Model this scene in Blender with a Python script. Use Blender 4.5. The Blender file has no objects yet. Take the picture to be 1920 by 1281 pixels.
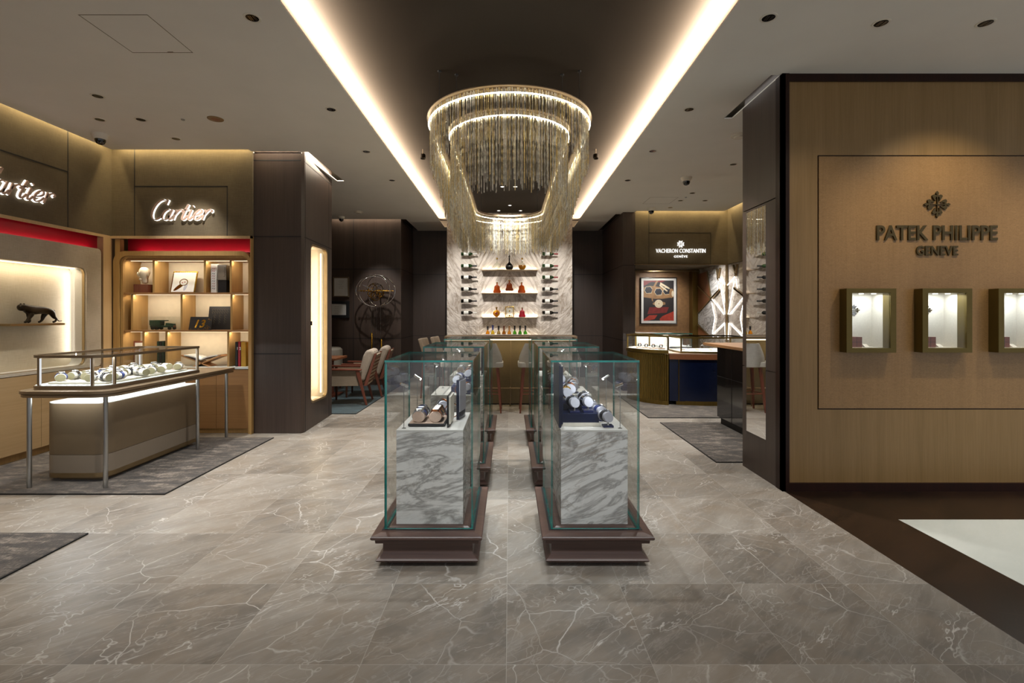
import bpy, bmesh, math, random
from mathutils import Vector, Matrix, noise
PI = math.pi
R = math.radians
rnd = random.Random(7)
scene = bpy.context.scene
COL = scene.collection
FPX = 907.0            # focal length in pixels of the 1920 frame (17 mm shift lens)
H = 1.4                # camera height
ZC = 3.33              # ceiling height

# ------------------------------------------------------------------ camera
cam = bpy.data.cameras.new('camera')
cam.sensor_width = 36.0
cam.lens = FPX / 1920 * 36.0
cam.shift_x = 5 / 1920
cam.shift_y = -48.5 / 1920
cam.clip_start = 0.05
camo = bpy.data.objects.new('camera', cam)
COL.objects.link(camo)
camo.location = (0, 0, H)
camo.rotation_euler = (R(90), 0, 0)
scene.camera = camo

# ------------------------------------------------------------------ exposure and world
vs = scene.view_settings
vs.view_transform = 'Standard'
vs.look = 'None'
vs.gamma = 1.0
vs.use_curve_mapping = False
vs.exposure = 0.12
w = bpy.data.worlds.new('world')
scene.world = w
w.use_nodes = True
wn = w.node_tree.nodes['Background']
wn.inputs[0].default_value = (0.95, 0.96, 1.0, 1)
wn.inputs[1].default_value = 0.50
cy = scene.cycles
cy.max_bounces = 10
cy.transparent_max_bounces = 40
cy.glossy_bounces = 5
cy.caustics_reflective = False
cy.caustics_refractive = False
cy.sample_clamp_indirect = 3.0
cy.use_denoising = True

WARM = (1.0, 0.86, 0.66)
GOLDL = (1.0, 0.80, 0.45)
NEUT = (1.0, 0.965, 0.92)
COOL = (0.90, 0.96, 1.0)

def light(kind, name, loc, target, power, color, size=0.05, size_y=None, angle=60, blend=0.5, parent=None):
    l = bpy.data.lights.new(name, kind)
    l.energy = power
    l.color = color
    if kind == 'AREA':
        l.shape = 'RECTANGLE'
        l.size = size
        l.size_y = size_y or size
    else:
        l.shadow_soft_size = size
        if kind == 'SPOT':
            l.spot_size = R(angle)
            l.spot_blend = blend
    o = bpy.data.objects.new(name, l)
    COL.objects.link(o)
    o.location = loc
    d = Vector(target) - Vector(loc)
    if kind != 'POINT':
        o.rotation_euler = d.to_track_quat('-Z', 'Y').to_euler()
    return o

def strip(name, p0, p1, aim, power, color, width=0.02, spread=None):
    """linear LED: area lamp from p0 to p1, facing aim direction"""
    p0, p1 = Vector(p0), Vector(p1)
    l = bpy.data.lights.new(name, 'AREA')
    l.shape = 'RECTANGLE'
    l.size = (p1 - p0).length
    l.size_y = width
    l.energy = power
    l.color = color
    if spread: l.spread = R(spread)
    o = bpy.data.objects.new(name, l)
    COL.objects.link(o)
    z = -Vector(aim).normalized()
    x = (p1 - p0).normalized()
    z = (z - x * z.dot(x)).normalized()
    y = z.cross(x)
    m = Matrix((x, y, z)).transposed().to_4x4()
    m.translation = (p0 + p1) / 2
    o.matrix_world = m
    return o

# coves of the long ceiling recess
strip('cove_lamp', (-1.50, -1.0, 3.375), (-1.50, 10.45, 3.375), (1, 0, 1.5), 620, (1.0, 0.90, 0.76), 0.02, 112)
strip('cove_lamp', (1.50, -1.0, 3.375), (1.50, 10.45, 3.375), (-1, 0, 1.5), 620, (1.0, 0.90, 0.76), 0.02, 112)
# wall washers in the ceiling slots
strip('wash_lamp', (-4.6, 5.66, 3.43), (-3.05, 5.66, 3.43), (0, 0.25, -1), 9, GOLDL, 0.02)
strip('wash_lamp', (-4.655, 2.4, 3.43), (-4.655, 5.6, 3.43), (-0.25, 0, -1), 15, GOLDL, 0.02)
strip('wash_lamp', (-3.02, 5.69, 3.43), (-2.5, 5.69, 3.43), (0, 0.2, -1), 3, WARM, 0.02)
strip('wash_lamp', (-2.41, 5.75, 3.43), (-2.41, 6.9, 3.43), (-0.2, 0, -1), 9, WARM, 0.02)
strip('wash_lamp', (-3.6, 9.72, 3.43), (-2.2, 9.72, 3.43), (0, 0.2, -1), 6, WARM, 0.02)
strip('wash_lamp', (2.35, 8.96, 3.43), (4.0, 8.96, 3.43), (0, 0.25, -1), 9, GOLDL, 0.02)
strip('wash_lamp', (4.0, 6.5, 3.43), (4.0, 8.9, 3.43), (0.25, 0, -1), 10, GOLDL, 0.02)
strip('wash_lamp', (2.13, 3.9, 3.43), (2.13, 4.7, 3.43), (0.2, 0, -1), .25, NEUT, 0.02)

# ceiling spots: (x, y, target x, target y, target z, power, angle, colour)
SPOTS = [
    (-1.45, 1.2, -1.5, 1.6, 0, 8, 90, NEUT), (1.45, 1.2, 1.4, 1.6, 0, 7, 90, NEUT),
    (-1.52, 4.5, -1.6, 4.4, 0, 46, 75, NEUT), (1.68, 4.5, 1.45, 4.4, 0, 40, 75, NEUT),
    (-1.7, 6.2, -1.7, 6.4, 0, 42, 70, NEUT), (1.7, 6.2, 1.5, 6.4, 0, 42, 70, NEUT),
    (-1.6, 7.7, -1.6, 7.9, 0, 26, 70, NEUT), (1.7, 7.7, 1.6, 7.9, 0, 26, 70, NEUT),
    (-3.5, 4.2, -3.5, 4.3, 0, 34, 75, NEUT), (-3.6, 5.2, -3.8, 5.8, 1.2, 14, 60, NEUT),
    (-3.6, 2.4, -3.4, 2.9, 0, 12, 70, NEUT), (-2.0, 2.9, -2.0, 3.3, 0, 26, 70, NEUT),
    (2.9, 6.3, 2.9, 6.6, 0, 26, 75, NEUT), (3.2, 7.4, 3.1, 7.7, 0.9, 34, 65, NEUT), (3.0, 8.2, 3.0, 8.6, 0.8, 16, 50, NEUT),
    (-2.9, 7.9, -2.7, 7.9, 0.4, 20, 60, NEUT), (-2.7, 8.6, -2.6, 9.6, 1.7, 20, 45, NEUT),
    # over the central cases: spots added in the recess, without fixtures
    (-0.30, 3.50, -0.46, 3.0, 0.7, 20, 48, COOL), (0.30, 3.50, 0.49, 3.0, 0.7, 20, 48, COOL),
    (-0.20, 4.75, -0.46, 4.25, 0.7, 18, 44, COOL), (0.20, 4.75, 0.49, 4.25, 0.7, 18, 44, COOL),
    (-0.20, 6.00, -0.46, 5.5, 0.7, 18, 44, COOL), (0.20, 6.00, 0.49, 5.5, 0.7, 18, 44, COOL),
    (0.0, 6.9, 0.0, 6.6, 0.0, 12, 60, NEUT), (0.0, 4.9, 0.0, 4.2, 0.0, 8, 60, NEUT),
    # marble back wall
    (-0.9, 7.6, -0.9, 9.9, 1.5, 46, 56, NEUT), (0.9, 7.6, 0.9, 9.9, 1.5, 46, 56, NEUT), (0.0, 7.7, 0.0, 9.9, 1.5, 34, 56, NEUT),
    (-0.75, 0.5, -0.45, 2.8, 0.55, 30, 26, COOL), (0.75, 0.5, 0.45, 2.8, 0.55, 30, 26, COOL),  # added front spots without fixtures, brighten the nearest pedestals
    # onto the right-hand veneer wall and the stone in front of it
    (3.41, 2.95, 3.41, 3.87, 1.4, 10, 84, WARM), (4.8, 2.95, 4.8, 3.87, 1.4, 10, 84, WARM), (2.5, 2.8, 2.3, 3.87, 1.0, 4, 80, WARM),
    (3.9, 1.9, 3.9, 2.2, 0, 26, 80, COOL),
]
for (x, y, tx, ty, tz, p, a, c) in SPOTS:
    light('SPOT', 'ceiling_spot', (x, y, 3.29 if abs(x) > 1.4 else 3.44), (tx, ty, tz), p * 6.5, c, 0.035, angle=a, blend=0.75)

# spots added without fixtures to brighten the poster and the light panel
light('SPOT', 'niche_fill', (3.3, 9.8, 2.385), (3.25, 10.66, 1.6), 60, NEUT, 0.03, angle=95, blend=0.8)
light('SPOT', 'niche_fill', (3.45, 9.35, 2.385), (4.1, 9.3, 1.6), 60, NEUT, 0.03, angle=110, blend=0.8)

# ------------------------------------------------------------------ materials
MATS = {}
def newmat(name):
    m = bpy.data.materials.new(name)
    m.use_nodes = True
    nt = m.node_tree
    for n in list(nt.nodes):
        if n.type != 'OUTPUT_MATERIAL' and n.type != 'BSDF_PRINCIPLED': nt.nodes.remove(n)
    MATS[name] = m
    return m, nt, nt.nodes['Principled BSDF']

def N(nt, t, **kw):
    n = nt.nodes.new(t)
    for k, v in kw.items():
        if k.startswith('i_'):
            n.inputs[k[2:].replace('_', ' ')].default_value = v
        else: setattr(n, k, v)
    return n
def lin(hexs):
    hexs = hexs.lstrip('#')
    out = []
    for i in (0, 2, 4):
        c = int(hexs[i:i+2], 16) / 255
        out.append(c / 12.92 if c <= 0.04045 else ((c + 0.055) / 1.055) ** 2.4)
    return (*out, 1)
def coords(nt, scale=(1, 1, 1), rot=(0, 0, 0)):
    tc = N(nt, 'ShaderNodeTexCoord')
    mp = N(nt, 'ShaderNodeMapping')
    mp.inputs['Scale'].default_value = scale
    mp.inputs['Rotation'].default_value = rot
    nt.links.new(tc.outputs['Object'], mp.inputs[0])
    return mp.outputs[0]
def noise_tex(nt, vec, scale, detail=3, rough=0.5, dist=0):
    n = N(nt, 'ShaderNodeTexNoise')
    n.inputs['Scale'].default_value = scale
    n.inputs['Detail'].default_value = detail
    n.inputs['Roughness'].default_value = rough
    n.inputs['Distortion'].default_value = dist
    if vec is not None: nt.links.new(vec, n.inputs['Vector'])
    return n.outputs['Fac']
def ramp(nt, fac, stops, interp='LINEAR'):
    r = N(nt, 'ShaderNodeValToRGB')
    r.color_ramp.interpolation = interp
    e = r.color_ramp.elements
    while len(e) < len(stops): e.new(0.5)
    for i, (p, c) in enumerate(stops):
        e[i].position = p
        e[i].color = c if len(c) == 4 else (*c, 1)
    nt.links.new(fac, r.inputs[0])
    return r.outputs['Color']
def mathn(nt, op, a, b=None, clamp=False):
    n = N(nt, 'ShaderNodeMath', operation=op)
    n.use_clamp = clamp
    for i, v in enumerate((a, b)):
        if v is None: continue
        if isinstance(v, (int, float)): n.inputs[i].default_value = v
        else: nt.links.new(v, n.inputs[i])
    return n.outputs[0]
def mixc(nt, fac, a, b, mode='MIX'):
    n = N(nt, 'ShaderNodeMix', data_type='RGBA', blend_type=mode)
    for idx, v in ((0, fac), (6, a), (7, b)):
        if isinstance(v, (int, float)): n.inputs[idx].default_value = v
        elif isinstance(v, tuple): n.inputs[idx].default_value = v
        else: nt.links.new(v, n.inputs[idx])
    return n.outputs[2]
def bump(nt, bsdf, h, strength=0.2, dist=0.002):
    b = N(nt, 'ShaderNodeBump')
    b.inputs['Strength'].default_value = strength
    b.inputs['Distance'].default_value = dist
    nt.links.new(h, b.inputs['Height'])
    nt.links.new(b.outputs[0], bsdf.inputs['Normal'])

def plain(name, col, rough=0.5, metal=0.0, var=0.08, scale=14, coat=0, aniso=None, bmp=0):
    m, nt, b = newmat(name)
    c = lin(col)
    v = noise_tex(nt, coords(nt, aniso or (1, 1, 1)), scale, 3)
    lo = tuple(x * (1 - var) for x in c[:3]) + (1,)
    hi = tuple(min(1, x * (1 + var)) for x in c[:3]) + (1,)
    nt.links.new(ramp(nt, v, [(0.3, lo), (0.7, hi)]), b.inputs['Base Color'])
    b.inputs['Roughness'].default_value = rough
    b.inputs['Metallic'].default_value = metal
    b.inputs['Coat Weight'].default_value = coat
    if bmp: bump(nt, b, v, bmp)
    return m
def wood(name, c1, c2, rough=0.4, axis='z', scale=1.0, coat=0.0, spec=0.5, curl=0.0):
    m, nt, b = newmat(name)
    s = {'z': (1, 1, 0.03), 'x': (0.03, 1, 1), 'y': (1, 0.03, 1)}[axis]
    v = coords(nt, s)
    f1 = noise_tex(nt, v, 60 * scale, 4, 0.6)
    f2 = noise_tex(nt, v, 9 * scale, 3, 0.5, 0.6)
    f = mathn(nt, 'ADD', mathn(nt, 'MULTIPLY', f1, 0.55), mathn(nt, 'MULTIPLY', f2, 0.45))
    if curl:
        f3 = noise_tex(nt, coords(nt, (1.0, 1.0, 2.2), (0, R(35), R(0))), 42, 2, 0.5, 1.5)
        f = mathn(nt, 'ADD', mathn(nt, 'MULTIPLY', f, 1 - curl), mathn(nt, 'MULTIPLY', f3, curl))
    nt.links.new(ramp(nt, f, [(0.3, lin(c1)), (0.7, lin(c2))]), b.inputs['Base Color'])
    b.inputs['Roughness'].default_value = rough
    b.inputs['Coat Weight'].default_value = coat
    b.inputs['Specular IOR Level'].default_value = spec
    bump(nt, b, f1, 0.08)
    return m
def fabric(name, c1, c2, rough=0.9, scale=1.0):
    m, nt, b = newmat(name)
    a = noise_tex(nt, coords(nt, (1, 1, 0.05)), 260 * scale, 2)
    c = noise_tex(nt, coords(nt, (0.05, 0.05, 1)), 260 * scale, 2)
    big = noise_tex(nt, coords(nt), 3.0, 4)
    f = mathn(nt, 'ADD', mathn(nt, 'MULTIPLY', mathn(nt, 'ADD', a, c), 0.28), mathn(nt, 'MULTIPLY', big, 0.44))
    nt.links.new(ramp(nt, f, [(0.38, lin(c1)), (0.62, lin(c2))]), b.inputs['Base Color'])
    b.inputs['Roughness'].default_value = rough
    bump(nt, b, a, 0.15)
    return m
def emit(name, col, strength):
    m, nt, b = newmat(name)
    nt.nodes.remove(b)
    e = N(nt, 'ShaderNodeEmission')
    e.inputs[0].default_value = (*col, 1)
    e.inputs[1].default_value = strength
    nt.links.new(e.outputs[0], nt.nodes['Material Output'].inputs[0])
    return m
def glass(name, tint=(0.965, 0.985, 0.975), refl=1.0, rough=0.0):
    m, nt, b = newmat(name)
    nt.nodes.remove(b)
    t = N(nt, 'ShaderNodeBsdfTransparent'); t.inputs[0].default_value = (*tint, 1)
    g = N(nt, 'ShaderNodeBsdfGlossy'); g.inputs['Roughness'].default_value = rough
    geo = N(nt, 'ShaderNodeNewGeometry')
    dot = N(nt, 'ShaderNodeVectorMath', operation='DOT_PRODUCT')
    nt.links.new(geo.outputs['Normal'], dot.inputs[0]); nt.links.new(geo.outputs['Incoming'], dot.inputs[1])
    a = mathn(nt, 'SUBTRACT', 1.0, mathn(nt, 'ABSOLUTE', dot.outputs['Value']))
    f = mathn(nt, 'ADD', mathn(nt, 'MULTIPLY', mathn(nt, 'POWER', a, 5.0), 0.9 * refl), 0.04 * refl, True)
    mx = N(nt, 'ShaderNodeMixShader')
    nt.links.new(f, mx.inputs[0]); nt.links.new(t.outputs[0], mx.inputs[1]); nt.links.new(g.outputs[0], mx.inputs[2])
    nt.links.new(mx.outputs[0], nt.nodes['Material Output'].inputs[0])
    return m
def liquid(name, col, rough=0.05, trans=0.6):
    m, nt, b = newmat(name)
    v = noise_tex(nt, coords(nt), 20, 2)
    c = lin(col)
    nt.links.new(ramp(nt, v, [(0.3, tuple(x * 0.8 for x in c[:3]) + (1,)), (0.7, c)]), b.inputs['Base Color'])
    b.inputs['Roughness'].default_value = rough
    b.inputs['Transmission Weight'].default_value = trans
    b.inputs['Coat Weight'].default_value = 0.6
    return m

def ridge(nt, vec, scale, width, detail=3, dist=0.0, rough=0.5):
    f = noise_tex(nt, vec, scale, detail, rough, dist)
    a = mathn(nt, 'ABSOLUTE', mathn(nt, 'SUBTRACT', f, 0.5))
    return mathn(nt, 'SUBTRACT', 1.0, mathn(nt, 'DIVIDE', a, width), True)

def floor_mat(name, tile, off, base1, base2, vein, jointc, rough=0.22, veinamt=0.75, var=0.5, brown=None):
    m, nt, b = newmat(name)
    tc = N(nt, 'ShaderNodeTexCoord')
    mp = N(nt, 'ShaderNodeMapping'); mp.vector_type = 'POINT'
    mp.inputs['Location'].default_value = (-off[0] / tile, -off[1] / tile, 0)
    mp.inputs['Scale'].default_value = (1 / tile, 1 / tile, 0)
    nt.links.new(tc.outputs['Object'], mp.inputs[0])
    fl = N(nt, 'ShaderNodeVectorMath', operation='FLOOR')
    nt.links.new(mp.outputs[0], fl.inputs[0])
    wn_ = N(nt, 'ShaderNodeTexWhiteNoise', noise_dimensions='3D')
    nt.links.new(fl.outputs[0], wn_.inputs['Vector'])
    # one offset per pair of slabs so veins jump at joints
    sc = N(nt, 'ShaderNodeVectorMath', operation='SCALE'); sc.inputs['Scale'].default_value = 23.0
    nt.links.new(wn_.outputs['Color'], sc.inputs[0])
    add = N(nt, 'ShaderNodeVectorMath', operation='ADD')
    nt.links.new(tc.outputs['Object'], add.inputs[0]); nt.links.new(sc.outputs[0], add.inputs[1])
    rot0 = N(nt, 'ShaderNodeMapping'); rot0.inputs['Rotation'].default_value = (0, 0, R(-40))
    nt.links.new(add.outputs[0], rot0.inputs[0])
    rot = N(nt, 'ShaderNodeMapping'); rot.inputs['Scale'].default_value = (0.55, 2.2, 1)
    nt.links.new(rot0.outputs[0], rot.inputs[0])
    P = rot.outputs[0]
    sep = N(nt, 'ShaderNodeSeparateColor'); nt.links.new(wn_.outputs['Color'], sep.inputs[0])
    cloud = noise_tex(nt, P, 2.6, 6, 0.62, 0.7)
    cf = mathn(nt, 'ADD', mathn(nt, 'MULTIPLY', cloud, 1.0), mathn(nt, 'MULTIPLY', mathn(nt, 'SUBTRACT', sep.outputs[0], 0.5), var))
    col = ramp(nt, cf, [(0.25, lin(base1)), (0.75, lin(base2))])
    streak = noise_tex(nt, P, 16, 5, 0.6, 1.0)
    col = mixc(nt, mathn(nt, 'MULTIPLY', streak, 0.12), col, lin(base2))
    if brown: col = mixc(nt, mathn(nt, 'MULTIPLY', mathn(nt, 'SUBTRACT', noise_tex(nt, add.outputs[0], 3.3, 6, 0.65, 0.6), 0.40), 3.0, True), col, mixc(nt, cloud, lin(brown), lin(base2)))
    v1 = mathn(nt, 'POWER', ridge(nt, P, 1.6, 0.007, 5, 0.2, 0.6), 1.1)
    v1 = mathn(nt, 'MULTIPLY', v1, mathn(nt, 'MULTIPLY', mathn(nt, 'SUBTRACT', noise_tex(nt, P, 3.1, 2), 0.42), 3.0, True))
    v2 = ridge(nt, add.outputs[0], 2.3, 0.006, 4, 0.15, 0.58)
    v2 = mathn(nt, 'MULTIPLY', v2, mathn(nt, 'MULTIPLY', mathn(nt, 'SUBTRACT', noise_tex(nt, add.outputs[0], 2.2, 2), 0.42), 4.0, True))
    v3 = mathn(nt, 'MULTIPLY', ridge(nt, P, 5.0, 0.02, 4, 0.4, 0.6), 0.13)
    v = mathn(nt, 'MAXIMUM', mathn(nt, 'MAXIMUM', v1, mathn(nt, 'MULTIPLY', v2, 0.8)), v3)
    wob = N(nt, 'ShaderNodeTexNoise'); wob.inputs['Scale'].default_value = 3.0; wob.inputs['Detail'].default_value = 4
    nt.links.new(add.outputs[0], wob.inputs['Vector'])
    for k_, (src, sc_, wd_, am_) in enumerate(((add.outputs[0], 2.2, 0.008, 0.9), (P, 4.6, 0.009, 0.5))):
        mx_ = N(nt, 'ShaderNodeVectorMath', operation='SCALE'); mx_.inputs['Scale'].default_value = 0.16
        nt.links.new(wob.outputs['Color'], mx_.inputs[0])
        ad_ = N(nt, 'ShaderNodeVectorMath', operation='ADD'); nt.links.new(src, ad_.inputs[0]); nt.links.new(mx_.outputs[0], ad_.inputs[1])
        vo = N(nt, 'ShaderNodeTexVoronoi', feature='DISTANCE_TO_EDGE'); vo.inputs['Scale'].default_value = sc_
        nt.links.new(ad_.outputs[0], vo.inputs['Vector'])
        ln = mathn(nt, 'SUBTRACT', 1.0, mathn(nt, 'DIVIDE', vo.outputs['Distance'], wd_), True)
        mk = mathn(nt, 'MULTIPLY', mathn(nt, 'SUBTRACT', noise_tex(nt, add.outputs[0], 1.9 + k_, 3), 0.40), 4.5, True)
        v = mathn(nt, 'MAXIMUM', v, mathn(nt, 'MULTIPLY', mathn(nt, 'MULTIPLY', ln, mk), am_))
    col = mixc(nt, mathn(nt, 'MULTIPLY', v, veinamt), col, lin(vein))
    fr = N(nt, 'ShaderNodeVectorMath', operation='FRACTION'); nt.links.new(mp.outputs[0], fr.inputs[0])
    sx = N(nt, 'ShaderNodeSeparateXYZ'); nt.links.new(fr.outputs[0], sx.inputs[0])
    j = None
    for o_ in (sx.outputs[0], sx.outputs[1]):
        e = mathn(nt, 'MINIMUM', o_, mathn(nt, 'SUBTRACT', 1.0, o_))
        e = mathn(nt, 'LESS_THAN', e, 0.0022)
        j = e if j is None else mathn(nt, 'MAXIMUM', j, e)
    col = mixc(nt, mathn(nt, 'MULTIPLY', j, 0.7), col, lin(jointc))
    nt.links.new(col, b.inputs['Base Color'])
    rr = mathn(nt, 'ADD', mathn(nt, 'MULTIPLY', cloud, 0.12), rough - 0.06)
    nt.links.new(rr, b.inputs['Roughness'])
    b.inputs['Specular IOR Level'].default_value = 0.35
    return m

def marble(name, c_base, c_grey, c_brown, mirror=False, scale=1.0, rot=35, warm=0.5, rough=0.18):
    m, nt, b = newmat(name)
    tc = N(nt, 'ShaderNodeTexCoord')
    vec = tc.outputs['Object']
    if mirror:
        s = N(nt, 'ShaderNodeSeparateXYZ'); nt.links.new(vec, s.inputs[0])
        # book-matched slabs: fold X every 0.64 m
        f = mathn(nt, 'PINGPONG', mathn(nt, 'ADD', s.outputs[0], 6.395), 0.64)
        c = N(nt, 'ShaderNodeCombineXYZ')
        nt.links.new(f, c.inputs[0]); nt.links.new(s.outputs[1], c.inputs[1]); nt.links.new(s.outputs[2], c.inputs[2])
        vec = c.outputs[0]
    mp0 = N(nt, 'ShaderNodeMapping'); mp0.inputs['Rotation'].default_value = (R(10), R(rot), R(8))
    mp0.inputs['Location'].default_value = (warm * 7, warm * 3, 0)
    nt.links.new(vec, mp0.inputs[0])
    mp = N(nt, 'ShaderNodeMapping'); mp.inputs['Scale'].default_value = (0.6, 0.6, 2.0)
    nt.links.new(mp0.outputs[0], mp.inputs[0])
    P = mp.outputs[0]
    a = noise_tex(nt, P, 2.3 * scale, 7, 0.6, 1.6)
    g = noise_tex(nt, P, 5.0 * scale, 8, 0.65, 2.2)
    col = ramp(nt, a, [(0.43, lin(c_base)), (0.50, lin(c_grey)), (0.56, lin(c_base))])
    col = mixc(nt, mathn(nt, 'MULTIPLY', ridge(nt, P, 2.6 * scale, 0.03, 7, 1.8, 0.62), mathn(nt, 'MULTIPLY', mathn(nt, 'SUBTRACT', noise_tex(nt, P, 2.0 * scale, 2), 0.35), 3.0, True)), col, lin(c_brown))
    col = mixc(nt, mathn(nt, 'MULTIPLY', mathn(nt, 'SUBTRACT', g, 0.53), 2.6, True), col, lin(c_grey))
    nt.links.new(col, b.inputs['Base Color'])
    b.inputs['Roughness'].default_value = rough
    return m

def rug_mat(name, c1, c2, c3):
    m, nt, b = newmat(name)
    a = noise_tex(nt, coords(nt, (1, 3.0, 1)), 5.0, 6, 0.7, 0.6)
    s = noise_tex(nt, coords(nt, (4, 0.6, 1)), 60, 3, 0.6)
    f = mathn(nt, 'ADD', mathn(nt, 'MULTIPLY', a, 0.65), mathn(nt, 'MULTIPLY', s, 0.35))
    nt.links.new(ramp(nt, f, [(0.38, lin(c1)), (0.5, lin(c2)), (0.64, lin(c3))]), b.inputs['Base Color'])
    b.inputs['Roughness'].default_value = 0.95
    b.inputs['Sheen Weight'].default_value = 0.3
    bump(nt, b, s, 0.5, 0.004)
    return m

M_floor = floor_mat('taupe marble tile', 0.585, (-0.012, 2.525), '68625a', '99938a', 'd2cfc9', 'aaa69e', 0.36, 0.80, 0.5, brown='75644f')
M_floord = floor_mat('dark emperador tile', 0.585, (2.19, 2.525), '140b06', '2e1d11', '5a3f28', '1c110a', 0.3, 0.3, 0.3)
M_floorw = floor_mat('white stone tile', 0.9, (2.67, 3.32), 'cfd4cc', 'dde0d9', 'e4e7e0', 'c4c9c1', 0.25, 0.2, 0.05)
M_ceil = plain('painted plaster', 'e2ded6', 0.75, var=0.02, scale=3)
M_white = plain('white paint', 'd9d2c4', 0.7, var=0.02, scale=3)
M_coffer = plain('bronze lacquer', '2f271f', 0.6, 0.0, var=0.04, scale=2)
M_coffer.node_tree.nodes['Principled BSDF'].inputs['Specular IOR Level'].default_value = 0.12
M_dwood = wood('smoked oak veneer', '382c26', '4a3d35', 0.42)
M_dwood2 = wood('second smoked oak veneer', '382c26', '4a3d35', 0.42)  # same colours as the first smoked oak
M_maho = wood('mahogany', '1c0c07', '2e150c', 0.38, coat=0.0, spec=0.25)
M_venr = wood('honey veneer', '7c6137', '92744a', 0.38, scale=1.4)
M_venr2 = wood('figured honey veneer', '80613a', '9c7a4f', 0.36, curl=0.55)
M_fab = fabric('bronze wall fabric', '564a36', '695c45')
M_fabl = fabric('ivory linen panel', 'a89c8a', 'bfb4a2')
M_fabc = fabric('cream niche linen', 'b8a98e', 'cbbda2')
M_oak = wood('light oak', 'a07c4a', 'ba965e', 0.42, 'z', 1.2)
M_oakx = wood('light oak flat', '8f6840', 'a47a4c', 0.42, 'x', 1.2)
M_oakp = wood('pale oak frieze', 'b99a6e', 'c9ab80', 0.45, 'z')
M_maple = wood('pale oak doors', 'a0835a', 'b0926a', 0.5, 'y')
M_red = plain('red lacquer', '90001c', 0.35, var=0.08, scale=5)
M_cream = plain('cream backing', 'd2c4ab', 0.8, var=0.04)
M_champ = plain('champagne metal', '9a8563', 0.3, 0.85, var=0.06)
M_bronze = plain('brown bronze', '85725a', 0.4, 0.45, var=0.06)
M_brassd = plain('aged brass', '7f6935', 0.36, 0.85, var=0.1, aniso=(1, 1, 0.1), scale=40)
M_gold = plain('polished brass', 'c79b3f', 0.2, 1.0, var=0.05)
M_pframe = plain('olive bronze frame', '65562a', 0.42, 0.6, var=0.05)
M_chrome = plain('chrome', 'd8d8d8', 0.08, 1.0, var=0.02)
M_steel = plain('satin steel', 'a8a8a6', 0.3, 0.95, var=0.03)
M_black = plain('black lacquer', '0a0a0b', 0.12, var=0.2, coat=0.5)
M_blackm = plain('matte black', '121214', 0.6, var=0.2)
M_plinth = wood('walnut moulding', '3e2d28', '5c463e', 0.35, 'x')
M_marb = marble('calacatta marble', 'dedcd8', '9b9894', '8a785f', scale=1.05, rot=20)
M_marb2 = marble('calacatta marble brown', 'e0dedb', 'a19e9b', '83705a', scale=1.35, warm=1.4, rot=22)
M_marbw = marble('book matched marble', 'd2c9be', 'a89c90', '7a664e', mirror=True, scale=0.62, rot=-55)
M_marbt = plain('honed white marble', 'cfccc6', 0.35, var=0.05, scale=6)
M_glass = glass('clear glass', (0.988, 0.994, 0.990), 0.85)
M_glassb = glass('bottle glass', (0.90, 0.92, 0.90), 1.6)
M_tealedge = plain('green glass edge', '0d8078', 0.12, var=0.35, scale=9, coat=1.0)
M_tbeige = plain('taupe lacquer', '6c5c46', 0.45, var=0.02)
M_tbeige2 = plain('pale taupe lacquer', '85796a', 0.45, var=0.02)
M_topw = plain('white desk top', 'd8dcd8', 0.25, var=0.01)
M_navy = plain('navy leather', '141c46', 0.35, var=0.15, scale=60)
M_navyp = plain('navy lacquer', '0f1833', 0.22, var=0.1)
M_grey = plain('grey suede', 'a9a9b2', 0.8, var=0.05, scale=80)
M_pinkb = plain('blush suede', 'b39a88', 0.8, var=0.05, scale=80)
M_creams = plain('cream suede', 'd8d2c4', 0.8, var=0.04, scale=80)
M_olive = plain('pad end olive', '8a8262', 0.7, var=0.05)
M_silver = plain('polished silver', 'd5d8dd', 0.14, 1.0, var=0.05)
M_rose = plain('rose gold', 'cf8a5c', 0.18, 1.0, var=0.05)
M_ygold = plain('yellow gold', 'd0a544', 0.18, 1.0, var=0.05)
M_strapb = plain('black strap', '101014', 0.5, var=0.2, scale=90)
M_straps = plain('blue strap', '1b2c66', 0.5, var=0.2, scale=90)
M_strapw = plain('brown strap', '5a3420', 0.5, var=0.2, scale=90)
M_dialw = plain('white dial', 'e8e6e0', 0.4, var=0.02)
M_diald = plain('blue dial', '16244e', 0.2, var=0.1)
M_mirror = plain('mirror', 'f2f2f2', 0.0, 1.0, var=0.0)
M_rugg = rug_mat('grey rug', '1a1510', '352d26', '83796c')
M_rugt = rug_mat('teal rug', '0c2024', '1a3238', '36545a')
M_uphl = fabric('beige upholstery', '8f7f6c', 'a2927e')
M_uphg = fabric('grey tweed', 'a6a49e', 'bebcb4')
M_walnut = wood('red walnut', '5d2f20', '7a4330', 0.4)
M_tan = plain('tan leather', '8d5a3a', 0.45, var=0.1, scale=50)
M_board = wood('light oak table top', 'a9794c', 'bb8b5c', 0.35, 'x')
M_paper = plain('paper', 'd8d6d0', 0.7, var=0.03)
M_led = emit('LED strip', (1.0, 0.86, 0.60), 2.6)
M_ledw = emit('white LED strip', (1.0, 0.97, 0.92), 4)
M_leds2 = emit('small sign light', (1.0, 0.98, 0.93), 1.1)
M_leds = emit('sign light', (1.0, 0.98, 0.93), 2.6)
M_ledring = emit('chandelier LED', (1.0, 0.90, 0.70), 19)
M_dot = emit('spot lamp lens', (1.0, 0.97, 0.92), 60)
M_ledbar = emit('soft LED bar', (0.95, 0.97, 1.0), 0.75)
M_chain1 = plain('gold chain', 'e0cb93', 0.35, 0.75, var=0.25, scale=60)
M_chain2 = plain('crystal chain', 'efe8d8', 0.3, 0.55, var=0.3, scale=60)
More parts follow.
